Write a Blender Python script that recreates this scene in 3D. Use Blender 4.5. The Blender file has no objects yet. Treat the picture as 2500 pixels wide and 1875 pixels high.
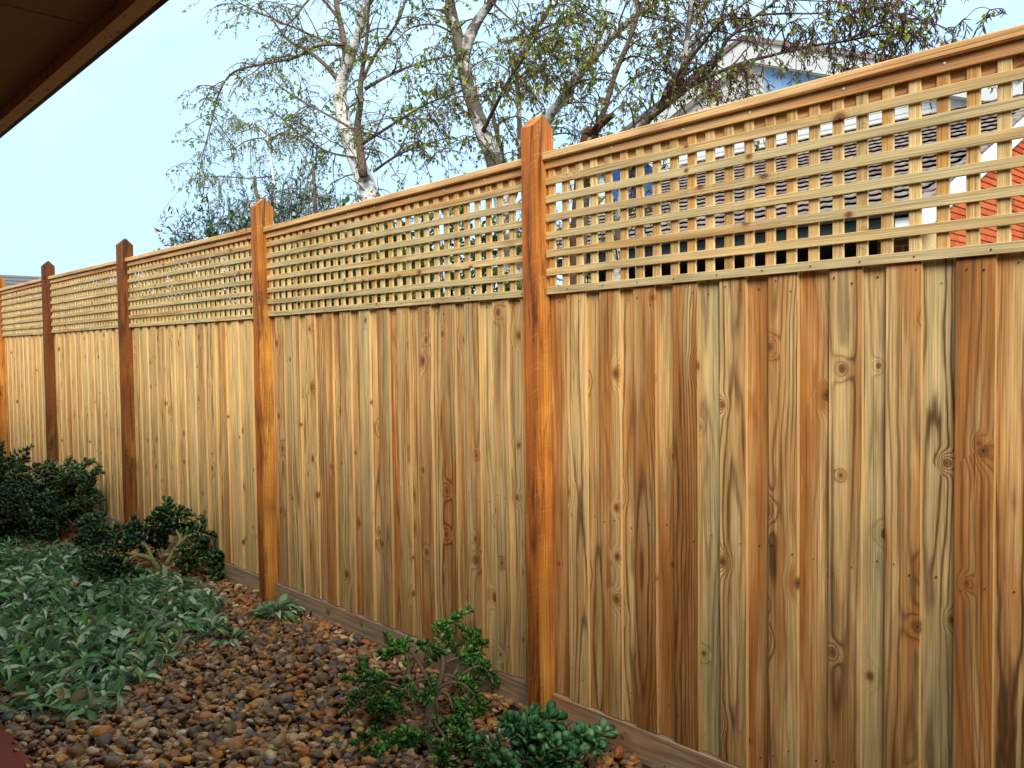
import bpy, bmesh, math, random
import numpy as np
from mathutils import Matrix, Vector

random.seed(7)
RNG = np.random.default_rng(7)
R = math.radians
S = bpy.context.scene
COL = S.collection

# ------------------------------------------------------------------ camera
F_PX, IMG_W, IMG_H = 2050.5, 2500.0, 1875.0
YAW, PITCH, ROLL = 0.81937, -0.03672, -0.01212
CAM = np.array([0.0, -2.4335, 1.5607])
_fwd = np.array([-math.sin(YAW) * math.cos(PITCH), math.cos(YAW) * math.cos(PITCH), math.sin(PITCH)])
_right = np.array([math.cos(YAW), math.sin(YAW), 0.0])
_up = np.cross(_right, _fwd)
CR = math.cos(ROLL) * _right + math.sin(ROLL) * _up
CU = -math.sin(ROLL) * _right + math.cos(ROLL) * _up
cam_d = bpy.data.cameras.new('camera')
cam_d.sensor_fit = 'HORIZONTAL'
cam_d.sensor_width = 36.0
cam_d.lens = F_PX / IMG_W * 36.0
cam_d.clip_start = 0.02
cam_d.clip_end = 3000.0
cam = bpy.data.objects.new('camera', cam_d)
COL.objects.link(cam)
m = Matrix.Identity(4)
for i in range(3):
    m[i][0], m[i][1], m[i][2], m[i][3] = CR[i], CU[i], -_fwd[i], CAM[i]
cam.matrix_world = m
S.camera = cam

# ------------------------------------------------------------------ world, sun, exposure
SUN_EL, SUN_AZ = R(36.5), R(134)      # azimuth clockwise from +Y
w = bpy.data.worlds.new('World')
S.world = w
w.use_nodes = True
nt = w.node_tree
nt.nodes.clear()


def link(t, a, b):
    t.links.new(a, b)


def nd(t, kind, **kw):
    n = t.nodes.new(kind)
    for k, v in kw.items():
        setattr(n, k, v)
    return n


sky = nd(nt, 'ShaderNodeTexSky', sky_type='NISHITA')
sky.sun_disc = False
sky.sun_elevation = SUN_EL
sky.sun_rotation = SUN_AZ
sky.dust_density = 1.5
geo = nd(nt, 'ShaderNodeTexCoord')
sep = nd(nt, 'ShaderNodeSeparateXYZ')
link(nt, geo.outputs['Generated'], sep.inputs[0])
zc = nd(nt, 'ShaderNodeMath', operation='MAXIMUM')
link(nt, sep.outputs['Z'], zc.inputs[0])
zc.inputs[1].default_value = 0.0
za = nd(nt, 'ShaderNodeMath', operation='ADD')
link(nt, zc.outputs[0], za.inputs[0])
za.inputs[1].default_value = 0.22
dv = nd(nt, 'ShaderNodeVectorMath', operation='DIVIDE')
link(nt, geo.outputs['Generated'], dv.inputs[0])
link(nt, za.outputs[0], dv.inputs[1])
mp = nd(nt, 'ShaderNodeMapping')
mp.inputs['Rotation'].default_value = (0, 0, R(35))
mp.inputs['Scale'].default_value = (1.1, 2.6, 1.0)
link(nt, dv.outputs[0], mp.inputs[0])
cn = nd(nt, 'ShaderNodeTexNoise')
cn.inputs['Scale'].default_value = 2.1
cn.inputs['Detail'].default_value = 6
cn.inputs['Roughness'].default_value = 0.5
cn.inputs['Distortion'].default_value = 0.35
link(nt, mp.outputs[0], cn.inputs['Vector'])
cr = nd(nt, 'ShaderNodeMapRange')
cr.inputs['From Min'].default_value = 0.34
cr.inputs['From Max'].default_value = 0.66
cr.inputs['To Min'].default_value = 0.60
cr.inputs['To Max'].default_value = 0.92
link(nt, cn.outputs['Fac'], cr.inputs['Value'])
ls = nd(nt, 'ShaderNodeMix', data_type='RGBA')
link(nt, cr.outputs[0], ls.inputs[0])
link(nt, sky.outputs[0], ls.inputs[6])
hz = nd(nt, 'ShaderNodeMapRange')
hz.inputs['From Min'].default_value = 0.02
hz.inputs['From Max'].default_value = 0.50
link(nt, sep.outputs['Z'], hz.inputs['Value'])
hc = nd(nt, 'ShaderNodeMix', data_type='RGBA')
link(nt, hz.outputs[0], hc.inputs[0])
hc.inputs[6].default_value = (2.8, 4.5, 6.9, 1)        # bluer haze low down, thin bright cloud above, in the sky node's units
hc.inputs[7].default_value = (4.5, 6.3, 7.1, 1)
link(nt, hc.outputs[2], ls.inputs[7])
bg = nd(nt, 'ShaderNodeBackground')
bg.inputs['Strength'].default_value = 0.1
link(nt, ls.outputs[2], bg.inputs[0])
wo = nd(nt, 'ShaderNodeOutputWorld')
link(nt, bg.outputs[0], wo.inputs[0])

sun_d = bpy.data.lights.new('sun', 'SUN')
sun_d.energy = 2.0
sun_d.angle = R(27)
sun_d.color = (1.0, 0.95, 0.86)
sun = bpy.data.objects.new('sun', sun_d)
COL.objects.link(sun)
sd = Vector((math.sin(SUN_AZ) * math.cos(SUN_EL), math.cos(SUN_AZ) * math.cos(SUN_EL), math.sin(SUN_EL)))
sun.rotation_euler = sd.to_track_quat('Z', 'Y').to_euler()
sun.location = (0, 0, 12)

S.view_settings.view_transform = 'Standard'
S.view_settings.look = 'None'
S.view_settings.exposure = 1.12
S.view_settings.gamma = 1.0
S.view_settings.use_curve_mapping = False
S.render.engine = 'CYCLES'
S.cycles.use_denoising = True
S.cycles.max_bounces = 4
S.cycles.diffuse_bounces = 3
S.cycles.use_adaptive_sampling = True
S.cycles.adaptive_threshold = 0.025
S.cycles.transparent_max_bounces = 4


# ------------------------------------------------------------------ geometry helpers
def ray(px, py):
    return _fwd + CR * (px - IMG_W / 2) / F_PX - CU * (py - IMG_H / 2) / F_PX


def on_y(px, py, Y):
    """the point of the plane Y = const (a distance behind or before the fence) seen at a photo pixel"""
    d = ray(px, py)
    return CAM + d * (Y - CAM[1]) / d[1]


def on_z(px, py, Z):
    d = ray(px, py)
    return CAM + d * (Z - CAM[2]) / d[2]


def depth(p):
    return float((np.asarray(p) - CAM) @ _fwd)


WL = {}     # world location of every placed object (no root or part with children is rotated)


def place(o, parent, loc):
    COL.objects.link(o)
    loc = Vector(loc)
    WL[o.name] = loc
    if parent is not None:
        o.parent = parent
        o.location = loc - WL[parent.name]
    else:
        o.location = loc
    return o


def tag(o, label=None, cat=None, group=None, kind=None):
    if label:
        o['label'] = label
    if cat:
        o['category'] = cat
    if group:
        o['group'] = group
    if kind:
        o['kind'] = kind
    return o


def thing(name, loc, label, cat, group=None):
    o = bpy.data.objects.new(name, None)
    o.empty_display_size = 0.1
    place(o, None, loc)
    return tag(o, label, cat, group)


def np_mesh(name, V, F, smooth=True):
    me = bpy.data.meshes.new(name)
    V = np.ascontiguousarray(V, dtype=np.float32)
    F = np.ascontiguousarray(F, dtype=np.int32)
    k = F.shape[1]
    me.vertices.add(len(V))
    me.vertices.foreach_set('co', V.ravel())
    me.loops.add(F.size)
    me.loops.foreach_set('vertex_index', F.ravel())
    me.polygons.add(len(F))
    me.polygons.foreach_set('loop_start', np.arange(0, F.size, k, dtype=np.int32))
    me.polygons.foreach_set('use_smooth', np.full(len(F), smooth, dtype=bool))
    me.update(calc_edges=True)
    return me


class MB:
    """collects triangles / quads of one mesh, in world coordinates"""

    def __init__(self):
        self.v, self.f, self.n = [], [], 0

    def add(self, V, F):
        V = np.asarray(V, float).reshape(-1, 3)
        F = np.asarray(F, int)
        if F.shape[1] == 4:
            F = np.vstack([F[:, [0, 1, 2]], F[:, [0, 2, 3]]])
        self.v.append(V)
        self.f.append(F + self.n)
        self.n += len(V)

    def box(self, a, b):
        x0, y0, z0 = a
        x1, y1, z1 = b
        V = [(x0, y0, z0), (x1, y0, z0), (x1, y1, z0), (x0, y1, z0), (x0, y0, z1), (x1, y0, z1), (x1, y1, z1), (x0, y1, z1)]
        F = [(0, 3, 2, 1), (4, 5, 6, 7), (0, 1, 5, 4), (1, 2, 6, 5), (2, 3, 7, 6), (3, 0, 4, 7)]
        self.add(V, F)

    def prism(self, poly, axis, a, b):
        """poly: 2-D outline in the two other axes, extruded from a to b along the axis"""
        n = len(poly)
        V = []
        for t in (a, b):
            for p in poly:
                q = list(p)
                q.insert(axis, t)
                V.append(q)
        F = []
        for i in range(n):
            j = (i + 1) % n
            F.append((i, j, n + j, n + i))
        self.add(V, F)
        cap0 = [(0, i + 1, i) for i in range(1, n - 1)]
        cap1 = [(n, n + i, n + i + 1) for i in range(1, n - 1)]
        self.f.append(np.array(cap0 + cap1) + self.n - len(V))

    def tube(self, P, rad, sides=6, cap=True, rough=0.0):
        P = np.asarray(P, float)
        n = len(P)
        rad = np.broadcast_to(np.asarray(rad, float), (n,))
        T = np.gradient(P, axis=0)
        T /= np.linalg.norm(T, axis=1)[:, None] + 1e-9
        ref = np.array([0.31, 0.77, 0.2]) if abs(T[0] @ np.array([0, 0, 1.0])) > .8 else np.array([0, 0, 1.0])
        u = np.cross(T[0], ref)
        u /= np.linalg.norm(u)
        V = []
        a = np.arange(sides) * 2 * math.pi / sides
        for i in range(n):
            u = u - T[i] * (u @ T[i])
            u /= np.linalg.norm(u) + 1e-9
            v = np.cross(T[i], u)
            rr = rad[i] * (1 + rough * (RNG.random(sides) - .5)) if rough else rad[i]
            V.append(P[i] + (np.cos(a) * rr)[:, None] * u + (np.sin(a) * rr)[:, None] * v)
        V = np.vstack(V)
        F = []
        for i in range(n - 1):
            for k in range(sides):
                k2 = (k + 1) % sides
                F.append((i * sides + k, i * sides + k2, (i + 1) * sides + k2, (i + 1) * sides + k))
        self.add(V, F)
        if cap:
            o = self.n - len(V)
            c = [(o, o + k + 1, o + k) for k in range(1, sides - 1)]
            e = o + (n - 1) * sides
            c += [(e, e + k, e + k + 1) for k in range(1, sides - 1)]
            self.f.append(np.array(c))

    def instances(self, TV, TF, M, T):
        """TV (n,3) template, M (k,3,3) matrices, T (k,3) positions"""
        M = np.asarray(M)
        T = np.asarray(T)
        if len(M) == 0:
            return
        V = np.einsum('kij,nj->kni', M, TV) + T[:, None, :]
        k, n = len(M), len(TV)
        F = TF[None, :, :] + (np.arange(k) * n)[:, None, None]
        self.add(V.reshape(-1, 3), F.reshape(-1, TF.shape[1]))

    def build(self, name, mat, parent=None, loc=(0, 0, 0), smooth=False):
        V = np.vstack(self.v) - np.asarray(loc, float)
        me = np_mesh(name, V, np.vstack(self.f), smooth)
        me.materials.append(mat)
        o = bpy.data.objects.new(name, me)
        return place(o, parent, loc)


def rot_basis(z, roll=0.0, up=None):
    """3x3 with columns x,y,z ; z along the given direction"""
    z = np.asarray(z, float)
    z = z / (np.linalg.norm(z) + 1e-9)
    ref = np.array([0, 0, 1.0]) if up is None else np.asarray(up, float)
    if abs(z @ ref) > .97:
        ref = np.array([1.0, 0, 0])
    x = np.cross(ref, z)
    x /= np.linalg.norm(x)
    y = np.cross(z, x)
    c, s = math.cos(roll), math.sin(roll)
    return np.column_stack([x * c + y * s, -x * s + y * c, z])


def bevel_box(name, wd, th, ln, ch, jit=0.0):
    """plank mesh: width along local X, thickness +Y from 0, length along Z from 0"""
    bm = bmesh.new()
    bmesh.ops.create_cube(bm, size=1.0)
    for v in bm.verts:
        v.co = ((v.co.x) * wd, (v.co.y + .5) * th, (v.co.z + .5) * ln)
        if jit:
            v.co.x += random.uniform(-jit, jit)
            v.co.z += random.uniform(-jit, jit) * 1.5
    bmesh.ops.bevel(bm, geom=bm.edges[:], offset=ch, segments=1, affect='EDGES', profile=.5)
    me = bpy.data.meshes.new(name)
    bm.to_mesh(me)
    bm.free()
    return me


def plank(name, mat, parent, p0, p1, wd, th, ch=.0015, color=None, jit=0.0, twist=0.0, lean=0.0):
    """board whose front face centre line runs p0 -> p1, its thickness going to +Y"""
    p0, p1 = Vector(p0), Vector(p1)
    z = (p1 - p0)
    ln = z.length
    z.normalize()
    y = Vector((0, 1, 0))
    y = (y - z * y.dot(z)).normalized()
    x = y.cross(z)
    me = bevel_box(name, wd, th, ln, ch, jit)
    me.materials.append(mat)
    o = bpy.data.objects.new(name, me)
    place(o, parent, p0)
    M = Matrix((x, y, z)).transposed() @ Matrix.Rotation(twist, 3, 'Z') @ Matrix.Rotation(lean, 3, 'Y')
    o.rotation_euler = M.to_euler()
    if color:
        o.color = color
    return o


# ------------------------------------------------------------------ material helpers
class G:
    """small node graph writer"""

    def __init__(self, name):
        self.m = bpy.data.materials.new(name)
        self.m.use_nodes = True
        self.t = self.m.node_tree
        self.t.nodes.clear()
        self.out = self.t.nodes.new('ShaderNodeOutputMaterial')
        self.p = self.t.nodes.new('ShaderNodeBsdfPrincipled')
        self.t.links.new(self.p.outputs[0], self.out.inputs['Surface'])

    def put(self, sock, v):
        if isinstance(v, bpy.types.NodeSocket):
            self.t.links.new(v, sock)
        elif isinstance(v, (tuple, list)) and len(v) == 3 and sock.type == 'RGBA':
            sock.default_value = (*v, 1)
        else:
            sock.default_value = v

    def math(self, op, a, b=0.0, c=None, clamp=False):
        n = self.t.nodes.new('ShaderNodeMath')
        n.operation = op
        n.use_clamp = clamp
        self.put(n.inputs[0], a)
        self.put(n.inputs[1], b)
        if c is not None:
            self.put(n.inputs[2], c)
        return n.outputs[0]

    def add(self, a, b):
        return self.math('ADD', a, b)

    def mul(self, a, b):
        return self.math('MULTIPLY', a, b)

    def sub(self, a, b):
        return self.math('SUBTRACT', a, b)

    def rng(self, v, a, b, c=0.0, d=1.0, smooth=True):
        n = self.t.nodes.new('ShaderNodeMapRange')
        n.interpolation_type = 'SMOOTHSTEP' if smooth else 'LINEAR'
        self.put(n.inputs['Value'], v)
        for k, x in zip(('From Min', 'From Max', 'To Min', 'To Max'), (a, b, c, d)):
            self.put(n.inputs[k], x)
        return n.outputs[0]

    def xyz(self, v):
        n = self.t.nodes.new('ShaderNodeSeparateXYZ')
        self.put(n.inputs[0], v)
        return n.outputs

    def vec(self, x, y, z):
        n = self.t.nodes.new('ShaderNodeCombineXYZ')
        for i, q in enumerate((x, y, z)):
            self.put(n.inputs[i], q)
        return n.outputs[0]

    def noise(self, v, scale=1.0, detail=2.0, rough=.5, dist=0.0, col=False):
        n = self.t.nodes.new('ShaderNodeTexNoise')
        self.put(n.inputs['Vector'], v)
        n.inputs['Scale'].default_value = scale
        n.inputs['Detail'].default_value = detail
        n.inputs['Roughness'].default_value = rough
        n.inputs['Distortion'].default_value = dist
        return n.outputs['Color' if col else 'Fac']

    def voro(self, v, scale, dims='2D', feature='F1'):
        n = self.t.nodes.new('ShaderNodeTexVoronoi')
        n.voronoi_dimensions = dims
        n.feature = feature
        self.put(n.inputs['Vector'], v)
        n.inputs['Scale'].default_value = scale
        return n.outputs

    def mix(self, f, a, b, mode='MIX'):
        n = self.t.nodes.new('ShaderNodeMix')
        n.data_type = 'RGBA'
        n.blend_type = mode
        self.put(n.inputs[0], f)
        self.put(n.inputs[6], a)
        self.put(n.inputs[7], b)
        return n.outputs[2]

    def ramp(self, f, stops, interp='LINEAR'):
        n = self.t.nodes.new('ShaderNodeValToRGB')
        cr_ = n.color_ramp
        cr_.interpolation = interp
        while len(cr_.elements) > 1:
            cr_.elements.remove(cr_.elements[0])
        for i, (p, c) in enumerate(stops):
            e = cr_.elements[0] if i == 0 else cr_.elements.new(p)
            e.position = p
            e.color = (*c, 1)
        self.put(n.inputs[0], f)
        return n.outputs[0]

    def scale_col(self, col, f):
        return self.mix(1.0, col, self.vec(f, f, f), 'MULTIPLY')

    def obj(self):
        return self.t.nodes.new('ShaderNodeTexCoord').outputs['Object']

    def pos(self):
        return self.t.nodes.new('ShaderNodeNewGeometry').outputs['Position']

    def island(self):
        return self.t.nodes.new('ShaderNodeNewGeometry').outputs['Random Per Island']

    def info(self):
        return self.t.nodes.new('ShaderNodeObjectInfo').outputs

    def bump(self, h, strength=.5, dist=.002):
        n = self.t.nodes.new('ShaderNodeBump')
        n.inputs['Strength'].default_value = strength
        n.inputs['Distance'].default_value = dist
        self.put(n.inputs['Height'], h)
        self.t.links.new(n.outputs[0], self.p.inputs['Normal'])

    def done(self, col, rough=.6, spec=.35):
        self.put(self.p.inputs['Base Color'], col)
        self.put(self.p.inputs['Roughness'], rough)
        self.p.inputs['Specular IOR Level'].default_value = spec
        return self.m

    def translucent(self, col, amount):
        tr = self.t.nodes.new('ShaderNodeBsdfTranslucent')
        self.put(tr.inputs[0], col)
        mx = self.t.nodes.new('ShaderNodeMixShader')
        mx.inputs[0].default_value = amount
        self.t.links.new(self.p.outputs[0], mx.inputs[1])
        self.t.links.new(tr.outputs[0], mx.inputs[2])
        self.t.links.new(mx.outputs[0], self.out.inputs['Surface'])


def srgb(r, g, b):
    f = lambda c: (c / 255 / 12.92) if c / 255 <= .04045 else ((c / 255 + .055) / 1.055) ** 2.4
    return (f(r), f(g), f(b))


def wood(name, sap, heart, green, dark, spacing=.0125, knots=.42, kscale=6.2, saw=0.0, rough=.62, ringamt=.88, face=0.0, blotch=0.0, lit_edgecol=None):
    """pine board: growth rings cut by the plank, knots that push the rings aside, heartwood and
    preservative tints. Object colour: R heart amount, G green amount, B lightness, A grain contrast"""
    g = G(name)
    inf = g.info()
    rnd = inf['Random']
    oc = g.t.nodes.new('ShaderNodeSeparateColor')
    g.t.links.new(inf['Color'], oc.inputs[0])
    hA, gA, bA, aA = oc.outputs[0], oc.outputs[1], oc.outputs[2], inf['Alpha']
    x, y, z0 = g.xyz(g.obj())
    z = g.add(z0, g.mul(rnd, 61.0))
    rx = g.mul(rnd, 173.0)
    # knots
    kv = g.vec(g.add(x, g.mul(rnd, 29.0)), g.mul(z, .8), 0.0)
    warp = g.noise(g.vec(g.mul(x, 45.), y, g.mul(z, 30.)), 1.0, 2)
    vo = g.voro(kv, kscale)
    vc = g.t.nodes.new('ShaderNodeSeparateColor')
    g.t.links.new(vo['Color'], vc.inputs[0])
    gate = g.math('LESS_THAN', vc.outputs[0], knots)
    d = g.math('DIVIDE', g.add(vo['Distance'], g.mul(g.sub(warp, .5), .03)), g.add(.55, vc.outputs[1]))
    kb = g.mul(gate, g.math('EXPONENT', g.mul(g.math('POWER', g.math('DIVIDE', d, .15), 2.0), -1.0)))
    # rings
    n1 = g.noise(g.vec(rx, 0.3, g.mul(z, .75)), 1.0, 1.5)
    n2 = g.noise(g.vec(g.add(rx, 40.), 1.3, g.mul(z, .9)), 1.0, 1.5)
    n3 = g.noise(g.vec(g.mul(x, 30.), g.mul(y, 30.), g.mul(z, 3.5)), 1.0, 2, .6)
    x0 = g.add(g.mul(g.sub(g.math('FRACT', g.mul(rnd, 7.31)), .5), .09), g.mul(g.sub(n1, .5), .13))
    y0 = g.add(.012, g.mul(n2, .075))
    dx = g.sub(x, x0)
    dy = g.add(y, y0)
    r = g.math('SQRT', g.add(g.mul(dx, dx), g.mul(dy, dy)))
    r = g.add(r, g.add(g.mul(kb, .045), g.mul(g.sub(n3, .5), .014)))
    ring = g.add(.5, g.mul(.5, g.math('SINE', g.mul(r, g.math('DIVIDE', 6.2832 / spacing, g.add(.75, g.mul(g.math('FRACT', g.mul(rnd, 3.7)), .8)))))))
    ring = g.math('POWER', ring, 3.0)
    ring2 = g.add(.5, g.mul(.5, g.math('SINE', g.mul(r, 6.2832 / (spacing * 3.7)))))
    streak = g.noise(g.vec(g.mul(x, 260.), g.mul(y, 260.), g.mul(z, 3.2)), 1.0, 2, .65)
    band = g.noise(g.vec(g.mul(x, 85.), g.add(rx, 3.), g.mul(z, .9)), 1.0, 3, .7)
    mott = g.noise(g.vec(g.mul(x, 22.), rx, g.mul(z, 2.4)), 1.0, 3, .6)
    hn = g.noise(g.vec(g.mul(x, 12.), g.add(rx, 9.), g.mul(z, 1.1)), 1.0, 3, .55, .6)
    hm = g.add(hn, g.add(g.mul(g.sub(hA, .5), .50), g.add(g.mul(kb, .20), g.mul(g.sub(ring2, .5), .12))))
    if face:
        hm = g.add(hm, g.mul(g.rng(y, .006, .001), face))
    hm = g.rng(hm, .30, .76)
    col = g.mix(hm, sap, heart)
    gn = g.noise(g.vec(g.mul(x, 13.), g.add(rx, 21.), g.mul(z, 1.3)), 1.0, 3, .55, .3)
    gm = g.rng(g.add(gn, g.mul(g.sub(gA, .5), .65)), .42, .74, 0.0, .62)
    col = g.mix(gm, col, green)
    rg = g.noise(g.vec(g.mul(x, 9.), g.add(rx, 77.), g.mul(z, .8)), 1.0, 2)
    ra = g.mul(g.mul(ring, aA), g.rng(rg, .34, .62, .3, 1.0))
    col = g.mix(g.mul(ra, ringamt), col, dark)
    col = g.mix(g.rng(band, .58, .70, 0., .62), col, dark)
    col = g.scale_col(col, g.mul(g.mul(g.rng(streak, .30, .70, .62, 1.26, False), g.rng(mott, .28, .72, .78, 1.2, False)), g.rng(band, .25, .55, 1.12, .96, False)))
    if blotch:
        bl = g.noise(g.vec(g.mul(x, 15.), g.add(g.mul(y, 15.), rx), g.mul(z, 1.7)), 1.0, 4, .68, .6)
        col = g.mix(g.rng(bl, .50, .68, 0., blotch), col, dark)
    if lit_edgecol:                # board sides paler: the light they catch is painted into the colour
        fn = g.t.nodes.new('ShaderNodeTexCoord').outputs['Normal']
        col = g.mix(g.rng(g.math('ABSOLUTE', g.xyz(fn)[0]), .55, .85, 0., .6), col, lit_edgecol)
    # knot core, its rings and the dark rim
    core = g.mul(gate, g.rng(d, .075, .045))
    krg = g.add(.5, g.mul(.5, g.math('SINE', g.mul(d, 330.))))
    kcol = g.mix(krg, srgb(84, 50, 26), srgb(140, 92, 52))
    rim = g.mul(gate, g.mul(g.rng(d, .11, .07), .4))
    col = g.mix(rim, col, srgb(150, 88, 42))
    col = g.mix(g.mul(core, .85), col, kcol)
    pin = g.mul(gate, g.rng(d, .02, .008))
    col = g.mix(g.mul(pin, .8), col, srgb(45, 28, 16))
    hgt = streak
    if saw:
        sv = g.noise(g.vec(g.mul(g.add(g.mul(z0, 1.0), g.mul(x, -.55)), 95.), g.mul(x, 7.), g.mul(y, 30.)), 1.0, 1, .5)
        sm = g.rng(sv, .56, .72)
        col = g.mix(g.mul(sm, saw), col, srgb(232, 172, 100))
    col = g.scale_col(col, g.mul(bA, 2.0))
    g.bump(hgt, .55, .0022)
    return g.done(col, g.rng(streak, .3, .7, rough - .08, rough + .12), .3)


def plain(name, col, rough=.6, spec=.3, var=.15, scale=12.0, bump=0.0, detail=4):
    g = G(name)
    n = g.noise(g.pos(), scale, detail, .6)
    c = g.scale_col(col if isinstance(col, bpy.types.NodeSocket) else g.mix(0.0, col, col), g.rng(n, .25, .75, 1 - var, 1 + var, False))
    if bump:
        g.bump(n, .6, bump)
    return g.done(c, rough, spec)


def leafmat(name, stops, rough=.45, spec=.4, trans=.25, var=.2, sheen=0.0, patch=None):
    g = G(name)
    inf = g.info()
    f = g.math('FRACT', g.add(g.island(), g.mul(inf['Random'], 3.7)))
    c = g.ramp(f, stops)
    n = g.noise(g.pos(), 60.0, 2)
    c = g.scale_col(c, g.rng(n, .25, .75, 1 - var, 1 + var, False))
    if patch:
        c = g.mix(g.rng(g.noise(g.pos(), 2.6, 3, .6), .52, .66, 0., .75), c, patch)
    g.done(c, rough, spec)
    if sheen:
        g.p.inputs['Sheen Weight'].default_value = sheen
        g.p.inputs['Sheen Roughness'].default_value = .4
    if trans:
        g.translucent(c, trans)
    return g.m


# ------------------------------------------------------------------ materials
M = {}
SAP, HEART, GREEN, DARK = srgb(222, 182, 120), srgb(178, 114, 54), srgb(184, 168, 120), srgb(80, 50, 26)
M['paling'] = wood('pine_paling', SAP, HEART, GREEN, DARK, lit_edgecol=srgb(230, 188, 116))
M['lattice'] = wood('pine_lattice', srgb(218, 184, 126), srgb(204, 148, 78), srgb(190, 174, 130), srgb(120, 82, 44), spacing=.009, knots=.3, kscale=6.5, ringamt=.5, lit_edgecol=srgb(248, 216, 146))
M['rail'] = wood('pine_rail', srgb(224, 180, 122), srgb(194, 132, 74), srgb(196, 174, 128), srgb(104, 62, 30), knots=.3, kscale=4.5, ringamt=.5)
M['post'] = wood('cypress_post', srgb(236, 170, 72), srgb(184, 104, 40), srgb(200, 130, 60), srgb(86, 44, 18), spacing=.017, knots=.5, kscale=4.2, saw=.15, ringamt=.6, face=.32, blotch=.88)
M['plinth'] = wood('weathered_plinth', srgb(186, 158, 126), srgb(166, 116, 76), srgb(170, 156, 132), srgb(92, 72, 54), spacing=.013, knots=.25, ringamt=.45)
M['nail'] = plain('dark_nail', srgb(52, 42, 34), .5, .5, .1)
M['screw'] = plain('zinc_screw', srgb(226, 226, 222), .35, .6, .05)


def soil_mat():
    g = G('dark_soil')
    n = g.noise(g.pos(), 30.0, 6, .65)
    n2 = g.noise(g.pos(), 3.0, 3)
    c = g.mix(n, srgb(38, 27, 19), srgb(86, 64, 44))
    c = g.scale_col(c, g.rng(n2, .3, .7, .75, 1.2, False))
    g.bump(n, 1.0, .02)
    return g.done(c, .9, .15)


M['soil'] = soil_mat()


def pebble_mat():
    g = G('river_pebble')
    inf = g.info()
    f = g.math('FRACT', g.add(g.island(), g.mul(inf['Random'], 5.3)))
    stops = [(0.0, srgb(108, 80, 54)), (.12, srgb(74, 60, 52)), (.24, srgb(146, 102, 58)), (.36, srgb(92, 72, 54)), (.46, srgb(184, 112, 46)),
             (.54, srgb(120, 86, 58)), (.64, srgb(160, 120, 74)), (.72, srgb(80, 72, 68)), (.79, srgb(204, 134, 56)), (.86, srgb(186, 146, 98)), (.94, srgb(206, 178, 138)), (1.0, srgb(150, 80, 40))]
    c = g.ramp(f, stops)
    p = g.pos()
    n = g.noise(p, 55.0, 5, .65)
    n2 = g.noise(p, 190.0, 3)
    n3 = g.noise(g.vec(g.math('ADD', g.xyz(p)[0], g.mul(f, 9.)), g.xyz(p)[1], g.mul(g.xyz(p)[2], 2.)), 38., 3, .6, 1.2)
    c = g.mix(g.rng(n3, .5, .68, 0., .55), c, srgb(172, 108, 54))
    c = g.scale_col(c, g.mul(g.rng(n, .25, .75, .80, 1.75, False), g.rng(n2, .3, .7, .85, 1.15, False)))
    g.bump(g.add(n, g.mul(n2, .3)), .5, .006)
    return g.done(c, g.rng(n, .3, .7, .30, .55), .5)


M['pebble'] = pebble_mat()
M['jade'] = leafmat('jade_leaf', [(0, srgb(38, 84, 28)), (.4, srgb(60, 116, 38)), (.7, srgb(98, 152, 54)), (1, srgb(156, 190, 90))], .42, .38, .06)
M['jade_dark'] = leafmat('dark_jade_leaf', [(0, srgb(24, 46, 24)), (.5, srgb(40, 72, 38)), (.8, srgb(62, 100, 50)), (1, srgb(104, 136, 78))], .42, .38, .05)
M['greyleaf'] = leafmat('blue_green_succulent_leaf', [(0, srgb(50, 100, 56)), (.5, srgb(76, 132, 76)), (.85, srgb(116, 166, 106)), (1, srgb(154, 188, 118))], .5, .35, .05)
M['lamb'] = leafmat('silver_woolly_leaf', [(0, srgb(54, 92, 44)), (.22, srgb(98, 140, 76)), (.5, srgb(148, 182, 118)), (.78, srgb(224, 232, 192)), (.88, srgb(104, 164, 58)), (.95, srgb(182, 164, 102)), (1, srgb(120, 92, 62))], .75, .2, .08, sheen=.9, patch=srgb(96, 126, 60))
M['birchleaf'] = leafmat('birch_leaf', [(0, srgb(96, 132, 30)), (.45, srgb(132, 164, 44)), (.75, srgb(170, 180, 58)), (.92, srgb(190, 160, 60)), (1, srgb(160, 100, 50))], .45, .4, .45)
M['catkin'] = leafmat('birch_catkin', [(0, srgb(58, 36, 38)), (.6, srgb(84, 50, 48)), (1, srgb(108, 70, 54))], .8, .1, 0)
M['farleaf'] = leafmat('far_birch_leaf', [(0, srgb(120, 130, 62)), (.6, srgb(158, 160, 80)), (1, srgb(128, 100, 66))], .5, .3, .4)
M['olive'] = leafmat('olive_leaf', [(0, srgb(52, 70, 60)), (.6, srgb(86, 106, 92)), (1, srgb(136, 150, 134))], .5, .4, .1)
M['shrubleaf'] = leafmat('garden_shrub_leaf', [(0, srgb(60, 92, 34)), (.4, srgb(112, 138, 46)), (.7, srgb(196, 172, 66)), (1, srgb(222, 196, 96))], .5, .3, .4)
M['darkshrub'] = leafmat('dark_shrub_leaf', [(0, srgb(40, 62, 28)), (.6, srgb(70, 100, 38)), (1, srgb(120, 140, 60))], .5, .3, .3)
M['stem'] = plain('jade_stem', srgb(128, 108, 82), .6, .3, .28, 70, .003)
M['greenstem'] = plain('green_jade_stem', srgb(150, 146, 84), .6, .3, .25, 60, .003)
M['twig'] = plain('purple_brown_twig', srgb(70, 48, 44), .8, .2, .2, 40)
M['flower'] = plain('cream_flower', srgb(210, 190, 140), .8, .1, .25, 90)
M['deadleaf'] = plain('rust_dead_leaf', srgb(168, 84, 44), .8, .2, .2, 80, .001)
M['stick'] = plain('dry_stick', srgb(176, 156, 120), .8, .2, .2, 80, .001)


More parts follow.
